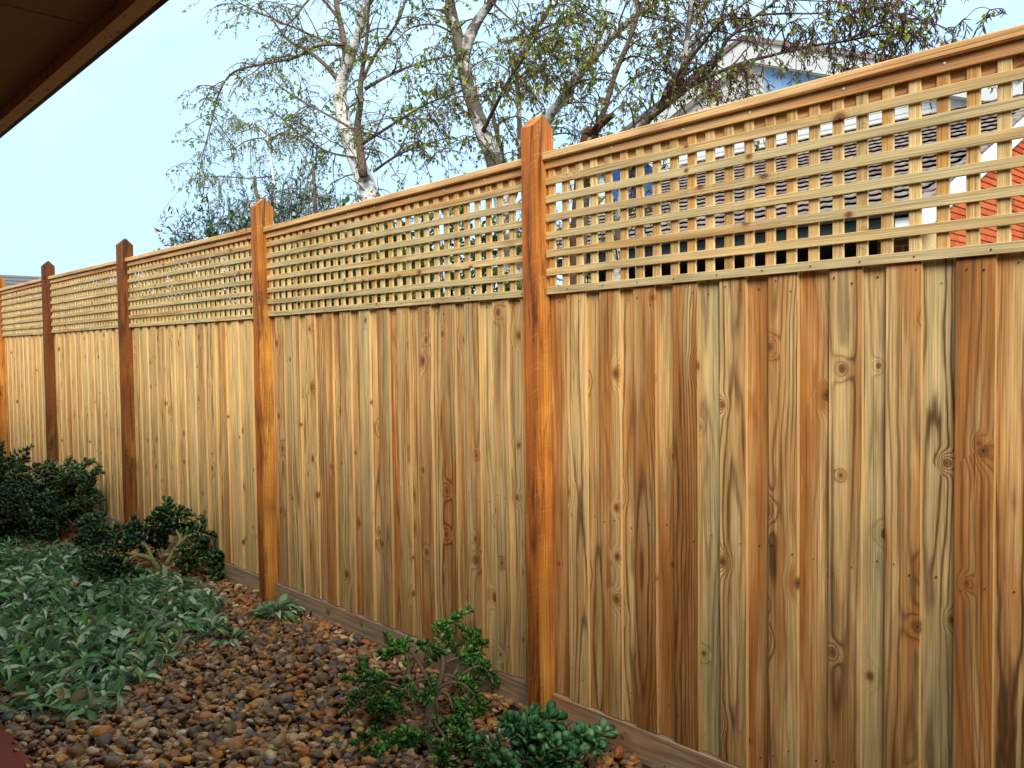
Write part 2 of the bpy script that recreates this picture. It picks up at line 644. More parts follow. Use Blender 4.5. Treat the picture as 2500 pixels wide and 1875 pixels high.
def birch_bark(name='birch_bark', brown=.60, light=1.0):
    g = G(name)
    p = g.pos()
    x, y, z = g.xyz(p)
    n = g.noise(g.vec(g.mul(x, 14.), g.mul(y, 14.), g.mul(z, 70.)), 1.0, 4, .6)
    n2 = g.noise(p, 6.0, 4, .6)
    c = g.mix(g.rng(n, .3, .7), srgb(196, 188, 178), srgb(236, 232, 226))
    c = g.mix(g.rng(n, .60, .68, 0, .8), c, srgb(88, 76, 68))
    c = g.mix(g.rng(n2, brown - .06, brown + .04, 0, .9), c, srgb(92, 76, 62))
    c = g.scale_col(c, light)
    g.bump(g.add(n, n2), .8, .012)
    return g.done(c, .75, .2)


def dark_bark():
    g = G('brown_bark')
    p = g.pos()
    x, y, z = g.xyz(p)
    n = g.noise(g.vec(g.mul(x, 40.), g.mul(y, 40.), g.mul(z, 60.)), 1.0, 4, .6)
    c = g.mix(g.rng(n, .3, .7), srgb(72, 58, 48), srgb(128, 108, 90))
    g.bump(n, .8, .006)
    return g.done(c, .85, .15)


M['birch'] = birch_bark()
M['birch2'] = birch_bark('grey_brown_birch_bark', .47, .8)
M['bark'] = dark_bark()
M['deadwood'] = plain('dead_wood', srgb(88, 62, 46), .9, .1, .35, 25, .01)

# ------------------------------------------------------------------ the setting
GZ = 0.045      # level of the garden bed at the fence


def sheet(name, x0, x1, y0, y1, z, mat, nx, ny, amp=0.0):
    xs, ys = np.linspace(x0, x1, nx), np.linspace(y0, y1, ny)
    X, Y = np.meshgrid(xs, ys)
    Z = np.full_like(X, z)
    if amp:
        Z = Z + amp * np.sin(X * 2.3 + 1) * np.cos(Y * 2.9)
    V = np.column_stack([X.ravel(), Y.ravel(), Z.ravel()])
    i = np.arange(nx * ny).reshape(ny, nx)
    F = np.column_stack([i[:-1, :-1].ravel(), i[:-1, 1:].ravel(), i[1:, 1:].ravel(), i[1:, :-1].ravel()])
    me = np_mesh(name, V, F, True)
    me.materials.append(mat)
    return tag(place(bpy.data.objects.new(name, me), None, (0, 0, 0)), kind='structure')


gm = G('dry_ground')
gn_ = gm.noise(gm.pos(), .8, 6, .6)
gm.done(gm.mix(gn_, srgb(74, 62, 44), srgb(98, 96, 58)), .95, .1)
sheet('ground', -1500, 1500, -1500, 1500, 0.0, gm.m, 2, 2)
sheet('garden_bed', -16, 4.5, -1.655, 0.12, GZ - .012, M['soil'], 120, 16, .008)


def path_mat():
    g = G('red_paving_concrete')
    n = g.noise(g.pos(), 40.0, 5, .65)
    n2 = g.noise(g.pos(), 3.0, 3)
    c = g.mix(n, srgb(118, 48, 36), srgb(150, 70, 52))
    c = g.scale_col(c, g.rng(n2, .3, .7, .85, 1.15, False))
    g.bump(n, .6, .003)
    return g.done(c, .8, .25)


mb = MB()
mb.box((-16, -2.95, -.05), (4.5, -1.655, .062))
tag(mb.build('path', path_mat()), kind='structure')

# ------------------------------------------------------------------ the fence
POST_W, POST_Y0, POST_Y1 = .070, -.072, .040
PX = [4.84, 2.42, -.005, -2.385, -4.770, -7.190, -9.440, -11.540, -13.95]         # right side of each post
APEX = [2.51, 2.51, 2.51, 2.512, 2.518, 2.536, 2.552, 2.562, 2.57]
# every bay, right post to left post: lattice bottom and capping top at the left and the right end
BAYS = {
    1: (1.800, 1.800, 2.37, 2.37), 2: (1.797, 1.8045, 2.358, 2.376), 3: (1.803, 1.792, 2.342, 2.357), 4: (1.808, 1.797, 2.374, 2.360),
    5: (1.822, 1.815, 2.392, 2.376), 6: (1.830, 1.816, 2.402, 2.394), 7: (1.835, 1.83, 2.41, 2.402)}
PCOL = {0: (.55, .3, .50, .7), 1: (.55, .3, .5, .7), 2: (.5, .3, .5, .7), 3: (.62, .25, .52, .75), 4: (.62, .25, .50, .9), 5: (.95, .25, .24, .9), 6: (1., .3, .19, 1.), 7: (.6, .3, .46, .9), 8: (.6, .3, .46, .9)}
fence = thing('timber_fence', (-2.42, 0, 0), 'tall new timber paling fence with lattice top and orange pointed posts', 'fence')


def make_post(i):
    x1, ap = PX[i], APEX[i]
    sh = ap - .052
    ym = (POST_Y0 + POST_Y1) / 2
    bm = bmesh.new()
    prof = [(POST_Y0, 0), (POST_Y1, 0), (POST_Y1, sh), (ym, ap), (POST_Y0, sh)]
    rows = []
    zs = np.linspace(0, 1, 12)
    for k, t in enumerate(zs):           # rough-sawn post: edges wander by a millimetre or two
        for sx in (-1, 1):
            row = []
        ring = []
        for sx, yy in ((-1, POST_Y0), (1, POST_Y0), (1, POST_Y1), (-1, POST_Y1)):
            j = lambda: random.uniform(-.0016, .0016)
            ring.append(bm.verts.new((sx * POST_W / 2 + j(), yy - POST_Y0 + j(), t * sh)))
        rows.append(ring)
    for a, b in zip(rows[:-1], rows[1:]):
        for k in range(4):
            bm.faces.new((a[k], a[(k + 1) % 4], b[(k + 1) % 4], b[k]))
    bm.faces.new(rows[0][::-1])
    t0 = bm.verts.new((-POST_W / 2, ym - POST_Y0, ap))
    t1 = bm.verts.new((POST_W / 2, ym - POST_Y0, ap))
    q = rows[-1]
    bm.faces.new((q[0], q[1], t1, t0))
    bm.faces.new((q[2], q[3], t0, t1))
    bm.faces.new((q[1], q[2], t1))
    bm.faces.new((q[3], q[0], t0))
    sharp = [e for e in bm.edges if len(e.link_faces) == 2 and e.calc_face_angle(0) > .5]
    bmesh.ops.bevel(bm, geom=sharp, offset=.003, segments=1, affect='EDGES', profile=.5)
    me = bpy.data.meshes.new('post')
    bm.to_mesh(me)
    bm.free()
    me.materials.append(M['post'])
    o = bpy.data.objects.new('post', me)
    place(o, fence, (x1 - POST_W / 2, POST_Y0, 0))
    o.color = PCOL[i]
    return o


for i in range(len(PX)):
    make_post(i)

nails, screws = MB(), MB()
A8 = np.arange(6) * math.pi / 3
NT = np.vstack([[(0, -.0008, 0)], np.column_stack([np.cos(A8), np.zeros(6), np.sin(A8)])])
NF = np.array([(0, k % 6 + 1, (k + 1) % 6 + 1) for k in range(6)])


def nail(mbx, x, y, z, r):
    mbx.add(NT * np.array([r, 1, r]) + np.array([x, y - .0012, z]), NF)


# the measured board joints of the near bay; elsewhere a full board alternates with a partly covered one
NEAR = [-2.3886, -2.2861, -2.1842, -2.1126, -2.0147, -1.9484, -1.851, -1.7738, -1.6722, -1.5842, -1.4836, -1.4036, -1.3022, -1.2016, -1.1001, -1.0312, -.9318, -.8435, -.7445]
# heart, green, light, grain of the near boards
NEARC = [(.72, .15, .47, .5), (.30, .35, .52, .9), (.40, .30, .50, .9), (.60, .20, .52, .6), (.48, .25, .52, .9), (.78, .35, .44, 1.), (.66, .15, .50, .6), (.88, .30, .42, 1.),
         (.22, .85, .50, .5), (.45, .35, .50, .9), (.72, .10, .52, .4), (.52, .25, .48, 1.), (.62, .20, .54, .4), (.42, .50, .46, 1.), (.32, .75, .50, .5), (.60, .20, .50, .7),
         (.30, .70, .44, 1.), (.88, .20, .47, .7), (.58, .30, .48, 1.)]
BAYC = {1: (.55, .3, .5), 2: (.5, .3, .49), 3: (.42, .34, .50), 4: (.24, .36, .55), 5: (.22, .38, .56), 6: (.22, .38, .56), 7: (.22, .38, .56)}
rnd = random.Random(11)
for b in range(1, 8):
    xr, xl = PX[b] - POST_W + .0, PX[b + 1]
    xr = PX[b] - POST_W
    lbL, lbR, cpL, cpR = BAYS[b]

    def zi(a, c, x):
        return a + (c - a) * (x - xl) / (xr - xl)

    # --- palings
    if b == 2:
        J = list(NEAR)
        top = False
    else:
        J = [xl]
        top = False
    tops = []
    edges = []
    while True:
        k = len(edges)
        if k < len(J) - 1:
            a, c = J[k], J[k + 1]
        else:
            a = J[-1]
            wv = rnd.uniform(.098, .103) if k % 2 == 1 else rnd.uniform(.070, .090)
            c = a + wv
            if c > xr - .03:
                c = xr
            J.append(c)
        edges.append((a, c, k % 2 == 1))
        if c >= xr - 1e-6:
            break
    for k, (a, c, front) in enumerate(edges):
        pad = 0 if front else .013
        xa, xb = max(a - pad, xl + .001), min(c + pad, xr - .001)
        if not front:
            xa, xb = max(a - .013, xl + .001), min(c + .013, xr - .001)
        yf = 0.0 if front else .0145
        xm = (xa + xb) / 2
        zt = zi(lbL, lbR, xm) + .007 + rnd.uniform(-.002, .001)
        if b == 2 and k < len(NEARC):
            cc = NEARC[k]
        else:
            h, gg, li = BAYC[b]
            sp = .8 if b <= 3 else .6
            cc = (h + rnd.uniform(-.5, .5) * sp, gg + rnd.uniform(-.5, .5) * .7, li + rnd.uniform(-.055, .05), rnd.uniform(.4, 1.0))
            cc = tuple(min(1, max(0, q)) for q in cc)
        zb = .163 + rnd.uniform(-.001, .004)
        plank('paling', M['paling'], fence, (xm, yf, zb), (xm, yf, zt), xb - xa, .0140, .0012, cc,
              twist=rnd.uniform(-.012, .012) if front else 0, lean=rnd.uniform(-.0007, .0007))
        for zz in (zt - .033, .92, .27):
            for fx in ((.22, .78) if front else (.5,)):
                nail(nails, a + (c - a) * fx + rnd.uniform(-.008, .008), yf - .0022, zz + rnd.gauss(0, .016), rnd.uniform(.0022, .0036))
    # --- plinth, hidden rail, lattice
    plank('plinth_board', M['plinth'], fence, (xl + .002, -.003, .086), (xr - .002, -.003, .086), .148, .03, .003,
          (.5 if b == 2 else .25, .4, .62 if b == 2 else .5, 1.0), jit=.001)
    plank('support_rail', M['rail'], fence, (xl + .002, .034, zi(lbL, lbR, xl) - .06), (xr - .002, .034, zi(lbL, lbR, xr) - .06), .07, .04, .002, (.5, .3, .45, .6))
    nrow = 7
    for k in range(nrow + 1):
        # rows are measured upwards from the bottom batten; the last one lies under the capping
        off = .0145 + k * .0722 if k < nrow else None
        if k < nrow:
            za, zb_ = lbL + off, lbR + off
            if k >= 5:
                za, zb_ = za + (cpL - lbL - .56) * .5, zb_ + (cpR - lbR - .56) * .5
            wd = .029
        else:
            za, zb_ = cpL - .047, cpR - .047
            wd = .036
        sag = rnd.uniform(-.0022, .0022)
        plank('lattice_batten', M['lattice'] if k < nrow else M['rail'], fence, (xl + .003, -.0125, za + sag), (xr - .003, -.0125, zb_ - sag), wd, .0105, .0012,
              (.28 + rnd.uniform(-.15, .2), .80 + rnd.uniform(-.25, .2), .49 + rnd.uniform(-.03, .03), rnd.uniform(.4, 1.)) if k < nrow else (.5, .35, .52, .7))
    nv = int((xr - xl - .02) / .0737)
    for k in range(nv):
        x = xl + .026 + k * (xr - xl - .045) / (nv - .4)
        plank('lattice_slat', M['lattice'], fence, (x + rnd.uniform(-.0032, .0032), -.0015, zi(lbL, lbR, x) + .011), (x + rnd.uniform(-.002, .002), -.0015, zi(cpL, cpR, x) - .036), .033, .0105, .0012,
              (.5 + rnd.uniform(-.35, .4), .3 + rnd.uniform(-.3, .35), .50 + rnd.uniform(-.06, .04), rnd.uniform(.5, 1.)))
    plank('top_rail', M['rail'], fence, (xl + .002, .0095, cpL - .074), (xr - .002, .0095, cpR - .074), .082, .034, .002, (.75, .1, .50, .8))
    cap = plank('capping_rail', M['rail'], fence, (xl + .001, -.030, cpL - .0155), (xr - .001, -.030, cpR - .0155), .031, .092, .004, (.35, .3, .56, .7))
    x = xl + .12
    while x < xr - .05:
        nail(nails, x, -.0135, zi(lbL, lbR, x) + .0135, .003)
        x += rnd.uniform(.15, .2)
    x = xl + .35
    while x < xr - .1:
        nail(screws, x, -.0135, zi(cpL, cpR, x) - .044, .0042)
        x += rnd.uniform(.24, .32)
tag(nails.build('nail_heads', M['nail'], fence, (-2.42, 0, 0)), kind='stuff')
tag(screws.build('screw_heads', M['screw'], fence, (-2.42, 0, 0)), kind='stuff')

# ------------------------------------------------------------------ own house: eave over the camera, wall behind it
EZ = 2.30
own = thing('house', (-2.0, -2.75, 0), 'house with brown eave lining and gutter overhanging the top left corner', 'house')


def brick_mat():
    g = G('brown_brick_wall')
    t = g.t.nodes.new('ShaderNodeTexBrick')
    x, y, z = g.xyz(g.pos())
    g.put(t.inputs['Vector'], g.vec(g.add(x, y), z, 0.0))
    t.inputs['Scale'].default_value = 1.0
    t.inputs['Brick Width'].default_value = .24
    t.inputs['Row Height'].default_value = .086
    t.inputs['Mortar Size'].default_value = .01
    t.inputs['Color1'].default_value = (*srgb(120, 62, 42), 1)
    t.inputs['Color2'].default_value = (*srgb(150, 82, 54), 1)
    t.inputs['Mortar'].default_value = (*srgb(150, 138, 122), 1)
    return g.done(t.outputs['Color'], .85, .2)


mb = MB()
mb.box((-16, -3.0, .0), (4.5, -2.78, 2.33))
mb.build('wall', brick_mat(), own, (-2.0, -2.78, 0))


def soffit_mat():
    g = G('brown_soffit_lining')
    n = g.noise(g.pos(), 5.0, 4)
    n2 = g.noise(g.pos(), 60.0, 2)
    c = g.scale_col(g.mix(n, srgb(128, 104, 70), srgb(148, 122, 84)), g.rng(n2, .3, .7, .92, 1.06, False))
    return g.done(c, .7, .2)


def gutter_mat():
    g = G('tan_painted_gutter')
    p = g.pos()
    x, y, z = g.xyz(p)
    n = g.noise(g.vec(g.mul(x, 26.), g.mul(y, 70.), z), 1.0, 3, .6)
    s = g.rng(n, .60, .68, 0., .8)
    c = g.mix(s, srgb(176, 142, 104), srgb(60, 44, 34))
    return g.done(c, .5, .35)


M['soffit'], M['gutter'] = soffit_mat(), gutter_mat()
M['lip'] = plain('dark_gutter_lip', srgb(66, 54, 58), .45, .4, .1)
for k in range(-7, 4):
    mb = MB()
    xa = -2.1 + k * 1.8
    mb.box((xa + .004, -2.775, EZ + .030), (xa + 1.796, -1.79, EZ + .040))
    mb.build('soffit_panel', M['soffit'], own, (xa, -2.2, EZ + .03))
mb = MB()
mb.box((-16, -1.788, EZ), (4.5, -1.752, EZ + .13))
mb.build('fascia_board', M['gutter'], own, (-2, -1.77, EZ))
mb = MB()
mb.prism([(-1.7515, EZ + .004), (-1.739, EZ - .001), (-1.733, EZ + .012), (-1.725, EZ + .11), (-1.7515, EZ + .11)], 0, -16, 4.5)
mb.build('gutter', M['lip'], own, (-2, -1.74, EZ))
mb = MB()
V = [(-16, -1.74, EZ + .145), (4.5, -1.74, EZ + .145), (4.5, -7.0, EZ + 2.3), (-16, -7.0, EZ + 2.3)]
V2 = [(a, b, c - .02) for a, b, c in V]
mb.add(V + V2, [(0, 1, 2, 3), (7, 6, 5, 4), (0, 4, 5, 1), (1, 5, 6, 2), (2, 6, 7, 3), (3, 7, 4, 0)])
mb.build('roof', plain('brown_roof_tile', srgb(92, 70, 58), .8, .2), own, (-2, -2, EZ + .14))

# ------------------------------------------------------------------ neighbour's house
nb = thing('brick_house', (-7, 10.5, 0), 'neighbouring orange brick house with grey tiled roof and white upper gable seen above the lattice', 'house')
XG, YE, ZE, SL = -3.906, 7.49, 3.125, .462          # gable wall plane, eave line, roof pitch
XL = -11.3
mort = plain('pale_mortar', srgb(236, 208, 156), .9, .1, .1, 30)
mb = MB()
ridgeY, ridgeZ = 15.0, ZE + SL * (15.0 - YE)
poly = [(8.30, 0), (22, 0), (22, ZE), (ridgeY, ridgeZ - .1), (8.30, ZE + SL * .81 - .1)]
mb.prism(poly, 0, XG - .22, XG - .013)
gw = mb.build('gable_wall', mort, nb, (XG, 10.5, 0))
bk = bmesh.new()
bmesh.ops.create_cube(bk, size=1.0)
for v in bk.verts:
    v.co = (v.co.x * .03, v.co.y * .224, v.co.z * .067)
bmesh.ops.bevel(bk, geom=bk.edges[:], offset=.004, segments=1, affect='EDGES', profile=.5)
bme = bpy.data.meshes.new('brick')
bk.to_mesh(bme)
bk.free()
gb = G('orange_brick')
gi = gb.info()
gnz = gb.noise(gb.pos(), 35., 4, .6)
gc = gb.ramp(gi['Random'], [(0, srgb(200, 92, 48)), (.5, srgb(214, 108, 58)), (.85, srgb(190, 82, 44)), (1, srgb(166, 72, 46))])
gb.done(gb.scale_col(gc, gb.rng(gnz, .3, .7, .85, 1.12, False)), .8, .2)
bme.materials.append(gb.m)
half = bme.copy()
for v in half.vertices:
    v.co.y *= .47
row = 0
z = 2.15
while z < 4.9:
    y = 8.42 + (.12 if row % 2 else 0)
    if row % 2:
        o = bpy.data.objects.new('brick', half)
        place(o, gw, (XG, 8.355, z))
    while y < 12.2:
        if z < ZE + SL * (y - YE) - .26:
            o = bpy.data.objects.new('brick', bme)
            place(o, gw, (XG + random.uniform(-.001, .001), y, z))
        y += .24
    z += .086
    row += 1
# wall and soffit under the eave, darkened to paint in carport shade; its beam
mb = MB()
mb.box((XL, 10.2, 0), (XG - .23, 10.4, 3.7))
mb.build('front_wall', plain('shade_painted_brick', srgb(60, 36, 28), .9, .1, .2, 20), nb, (-6, 10.2, 0))
mb = MB()
mb.box((XG - .75, 8.30, 0), (XG - .221, 8.6, 3.2))
mb.build('corner_pier', brick_mat(), nb, (XG - .4, 8.4, 0))
mb = MB()
mb.box((XL, 7.70, 2.955), (XG - .23, 7.76, 3.11))
mb.build('eave_fascia', plain('grey_fascia', srgb(120, 126, 132), .6, .3, .06), nb, (-6, 7.74, 2.72))
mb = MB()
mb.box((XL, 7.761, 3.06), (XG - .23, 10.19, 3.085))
mb.build('eave_soffit', plain('shade_painted_soffit', srgb(58, 56, 56), .7, .2, .06), nb, (-6, 8.5, 3.06))
mb = MB()
mb.box((XG - .225, 7.56, 2.93), (XG + .03, 8.05, 3.07))
mb.build('boxed_eave_end', plain('white_trim', srgb(232, 234, 240), .6, .3, .05), nb, (XG, 7.7, 2.72))
# barge board on the gable
th = .30
y0, y1 = YE + .02, ridgeY
mb = MB()
zf = lambda y: ZE + SL * (y - YE) - .02
mb.prism([(y0, zf(y0) - th), (y1, zf(y1) - th), (y1, zf(y1)), (y0, zf(y0))], 0, XG + .03, XG + .055)
mb.build('barge_board', plain('white_barge_paint', srgb(236, 240, 248), .5, .35, .04), nb, (XG, 10, 4))
# roof deck and tiles
mb = MB()
hipx = lambda y: -11.4 + (y - YE) * .12
V = [(hipx(YE), YE, ZE - .01), (XG + .02, YE, ZE - .01), (XG + .02, ridgeY, ridgeZ - .01), (hipx(ridgeY), ridgeY, ridgeZ - .01)]
V += [(a_, b_, c_ - .02) for a_, b_, c_ in V]
mb.add(V, [(0, 1, 2, 3), (7, 6, 5, 4), (0, 4, 5, 1), (1, 5, 6, 2), (2, 6, 7, 3), (3, 7, 4, 0)])
mb.build('roof_deck', plain('dark_roof_felt', srgb(40, 34, 32), .9, .1), nb, (-6, 10, 4))
gt = G('grey_concrete_tile')
gi = gt.info()
gnz = gt.noise(gt.pos(), 22., 5, .65)
f = gt.math('FRACT', gt.add(gt.island(), gt.mul(gi['Random'], 4.1)))
gc = gt.ramp(f, [(0, srgb(132, 116, 108)), (.5, srgb(158, 140, 130)), (1, srgb(112, 98, 92))])
gc = gt.mix(gt.rng(gnz, .55, .7, 0, .5), gc, srgb(92, 80, 72))
gt.bump(gnz, .5, .01)
gt.done(gc, .85, .2)
M['tile'] = gt.m
cw, cl, tt = .30, .34, .014
cosr = 1 / math.sqrt(1 + SL * SL)
ux = np.linspace(-cw / 2, cw / 2, 7)
prof = .006 * np.cos(ux / cw * 4 * math.pi)
TV = []
for s, lift in ((0, .070), (1, .012)):
    for top in (1, 0):
        for x_, p_ in zip(ux, prof):
            TV.append((x_, s * cl * cosr - (0) * SL, s * cl * cosr * SL + lift + p_ - (0 if top else tt)))
TV = np.array(TV)
TF = []
for k in range(6):
    TF += [(k, k + 1, 14 + k + 1, 14 + k), (7 + k, 21 + k, 21 + k + 1, 7 + k + 1), (k, 7 + k, 7 + k + 1, k + 1)]
TF = np.array(TF)
tme = np_mesh('roof_tile', TV, TF, False)
tme.materials.append(M['tile'])
rest = MB()
TF3 = np.vstack([TF[:, [0, 1, 2]], TF[:, [0, 2, 3]]])
ntile = 0
for rw in range(30):
    yb = YE + rw * .265 * cosr
    zb = ZE + SL * (yb - YE)
    if yb > ridgeY - .2:
        break
    x = XG - .10 - (.15 if rw % 2 else 0)
    while x > XL:
        # hip: the roof runs out towards its left end
        if x > hipx(yb) + .1:
            p = (x, yb + random.uniform(-.003, .003), zb + random.uniform(-.002, .002))
            if ntile < 300:
                place(bpy.data.objects.new('roof_tile', tme), nb, p)
                ntile += 1
            else:
                rest.instances(TV, TF3, np.eye(3)[None], np.array([p]))
        x -= cw * .985
if rest.n:
    tag(rest.build('more_roof_tiles', M['tile'], nb, (-7, 12, 5)), kind='stuff')
# edge tiles along the verge
vt = MB()
for k in range(26):
    ya = YE + k * .28
    za = ZE + SL * (ya - YE)
    vt.add([(XG - .06, ya, za + .02), (XG + .075, ya, za + .02), (XG + .075, ya + .31, za + .31 * SL + .01), (XG - .06, ya + .31, za + .31 * SL + .01),
            (XG - .06, ya, za + .062), (XG + .075, ya, za + .055), (XG + .075, ya + .31, za + .31 * SL + .04), (XG - .06, ya + .31, za + .31 * SL + .045)],
           [(0, 3, 2, 1), (4, 5, 6, 7), (0, 1, 5, 4), (1, 2, 6, 5), (2, 3, 7, 6), (3, 0, 4, 7)])
tag(vt.build('verge_tiles', M['tile'], nb, (XG, 10, 4)), kind='stuff')
# upper storey gable facing the fence
YU = 12.75
apx, apz, ps = -9.198, 7.733, .405
white = plain('white_weatherboard', srgb(206, 204, 200), .6, .3, .06)
cream = plain('cream_weatherboard', srgb(200, 194, 184), .6, .3, .06)
mb = MB()
xl_, xr_ = apx - 4.7, apx + 4.86
mb.prism([(xl_ + .5, 4.6), (xr_ - .5, 4.6), (xr_ - .5, apz - .14 - ps * 4.36), (apx, apz - .14), (xl_ + .5, apz - .14 - ps * 4.2)], 1, YU + .04, YU + 6)
mb.build('upper_wall', white, nb, (apx, YU, 5))
zc_ = 5.0
while zc_ < apz - .2:
    hw = min(4.36, (apz - .3 - zc_) / ps)
    xe = min(apx + hw, apx + 4.36)
    xs_ = max(apx - hw, apx - 4.2)
    segs = [(xs_, xe)] if zc_ < 6.0 else [(xs_, apx + .32)]
    for sa, sb in segs:
        if sb - sa < .1:
            continue
        mb = MB()
        mb.prism([(YU + .02, zc_), (YU + .036, zc_), (YU + .036, zc_ + .118), (YU + .032, zc_ + .118)], 0, sa, sb)
        mb.build('weatherboard', white if zc_ < 6.0 else cream, nb, (apx, YU, zc_))
    zc_ += .112
blue = plain('blue_painted_board', srgb(132, 166, 200), .55, .3, .04)
for k in range(10):
    xa = apx + .36 + k * .19
    mb = MB()
    ztop = apz - .47 - ps * (xa + .1 - apx)
    mb.box((xa, YU + .02, 5.98), (xa + .184, YU + .034, ztop))
    mb.build('vertical_board', blue, nb, (xa, YU, 6.0))
for sgn, end in ((1, 4.95), (-1, 4.86)):
    mb = MB()
    xe, ze = apx + sgn * end, apz - ps * end
    a, c = (apx, apz), (xe, ze)
    if sgn > 0:
        mb.prism([(a[0], a[1] - .40), (c[0], c[1] - .40), (c[0], c[1]), (a[0], a[1])], 1, YU - .17, YU - .13)
    else:
        mb.prism([(c[0], c[1] - .40), (a[0] - .002, a[1] - .40), (a[0] - .002, a[1]), (c[0], c[1])], 1, YU - .17, YU - .13)
    mb.build('upper_barge_board', white, nb, (apx, YU, 7.0))
    mb = MB()
    o_ = .005
    q = [(a[0], a[1] + o_), (c[0], c[1] + o_), (c[0], c[1] + .095), (a[0], a[1] + .10)]
    if sgn < 0:
        q = [(c[0], c[1] + o_), (a[0] - .002, a[1] + o_), (a[0] - .002, a[1] + .10), (c[0], c[1] + .095)]
    mb.prism(q, 1, YU - .22, YU + 6.2)
    mb.build('upper_roof', M['tile'], nb, (apx, YU, 7.5))
    mb = MB()
    q = [(a[0], a[1] - .425), (c[0], c[1] - .425), (c[0], c[1] - .403), (a[0], a[1] - .403)]
    if sgn < 0:
        q = [(c[0], c[1] - .425), (a[0] - .002, a[1] - .425), (a[0] - .002, a[1] - .403), (c[0], c[1] - .403)]
    mb.prism(q, 1, YU - .125, YU + .015)
    mb.build('upper_eave_lining', white, nb, (apx, YU, 7.2))

# far house beyond the end of the fence: hip roof
fh = thing('tiled_house', (-25.5, 3.6, 0), 'far house with dark tiled roof peeping over the fence at the left edge', 'house')
mb = MB()
mb.box((-30, -1.2, 0), (-22.5, 8.6, 2.7))
mb.build('wall', plain('cream_render', srgb(206, 196, 178), .8, .2), fh, (-26, 3.5, 0))
mb = MB()
x0, x1, y0, y1, ze, zr = -30.5, -22.0, -1.7, 9.1, 2.66, 3.86
rp = [(-26.2, 3.0, zr), (-26.2, 4.4, zr)]
V = [(x0, y0, ze), (x1, y0, ze), (x1, y1, ze), (x0, y1, ze), rp[0], rp[1]]
mb.add(V, [(0, 1, 4, 4), (1, 2, 5, 4), (2, 3, 5, 5), (3, 0, 4, 5)])
gr = G('far_dark_tile')
xx, yy, zz = gr.xyz(gr.pos())
st = gr.math('FRACT', gr.mul(zz, 8.0))
gr.done(gr.mix(gr.rng(st, .1, .4), srgb(54, 52, 56), srgb(112, 106, 104)), .8, .2)
mb.build('roof', gr.m, fh, (-26, 3.5, 2.66))

# satellite dish on a pole in front of the neighbour's roof
dc = np.array([-4.06, 2.62, 2.80])
dish = thing('satellite_dish', (dc[0], dc[1] + .06, 0), 'blue satellite dish on silver pole behind the lattice just right of the nearest post', 'satellite dish')
mb = MB()
nx_, na = 6, 20
ax = np.array([.62, -.60, .42])
B = rot_basis(ax)
V = []
for i in range(nx_):
    rr = .215 * i / (nx_ - 1)
    for k in range(na):
        a = 2 * math.pi * k / na
        V.append(dc + B @ np.array([rr * math.cos(a) * .92, rr * math.sin(a) * 1.05, .06 * (i / (nx_ - 1)) ** 2]))
F = []
for i in range(nx_ - 1):
    for k in range(na):
        F.append((i * na + k, i * na + (k + 1) % na, (i + 1) * na + (k + 1) % na, (i + 1) * na + k))
n0 = len(V)
V += [v - B @ np.array([0, 0, .006]) for v in V]
F += [tuple(q + n0 for q in reversed(f)) for f in F]
mb.add(V, F)
mb.build('dish', plain('blue_painted_steel', srgb(52, 98, 168), .45, .4, .08), dish, dc, True)
mb = MB()
mb.tube([(dc[0] + .0, dc[1] + .07, 0), (dc[0], dc[1] + .07, 2.72), (dc[0] - .02, dc[1] + .03, 2.79)], .019, 10)
mb.build('pole', plain('galvanised_steel', srgb(190, 196, 202), .35, .6, .06), dish, (dc[0], dc[1] + .07, 0), True)
mb = MB()
e = dc + B @ np.array([0, .0, .26])
mb.tube([dc + B @ np.array([0, -.21, .05]), dc + B @ np.array([0, -.16, .2]), e], .008, 6)
mb.tube([e - B @ np.array([0, 0, .03]), e + B @ np.array([0, 0, .05])], .022, 8)
mb.build('receiver_arm', M['lip'], dish, dc, True)

# ------------------------------------------------------------------ leaf templates
# obovate succulent leaf, lying along +Y from its stalk, face up
JO = [(0, 0), (.16, .28), (.34, .55), (.36, .80), (.20, .97), (0, 1.0), (-.20, .97), (-.36, .80), (-.34, .55), (-.16, .28)]
JV = np.array([(x_ * .82, y_, .07 * y_ * y_) for x_, y_ in JO] + [(0, .62, .085), (0, .62, -.03)])
JF = np.array([(i, (i + 1) % 10, 10) for i in range(10)] + [((i + 1) % 10, i, 11) for i in range(10)])
# long woolly leaf, arching
ys = [0, .22, .45, .68, .88, 1.0]
wd_ = [.03, .12, .195, .185, .11, .0]
LV, LF = [], []
for y_, w_ in zip(ys, wd_):
    zz_ = .30 * y_ - .42 * y_ * y_
    LV += [(-w_, y_, zz_ + .085 * (w_ > 0)), (0, y_, zz_ - .02), (w_, y_, zz_ + .07 * (w_ > 0))]
for k in range(5):
    a = 3 * k
    LF += [(a, a + 1, a + 4), (a, a + 4, a + 3), (a + 1, a + 2, a + 5), (a + 1, a + 5, a + 4)]
LV, LF = np.array(LV), np.array(LF)
# small birch leaf, folded along the midrib, hanging
BV = np.array([(0, 0, 0), (.30, .30, .06), (.34, .55, .08), (0, 1.0, 0), (-.34, .55, .08), (-.30, .30, .06), (0, .5, 0)])
BF = np.array([(0, 1, 6), (1, 2, 6), (2, 3, 6), (3, 4, 6), (4, 5, 6), (5, 0, 6)])
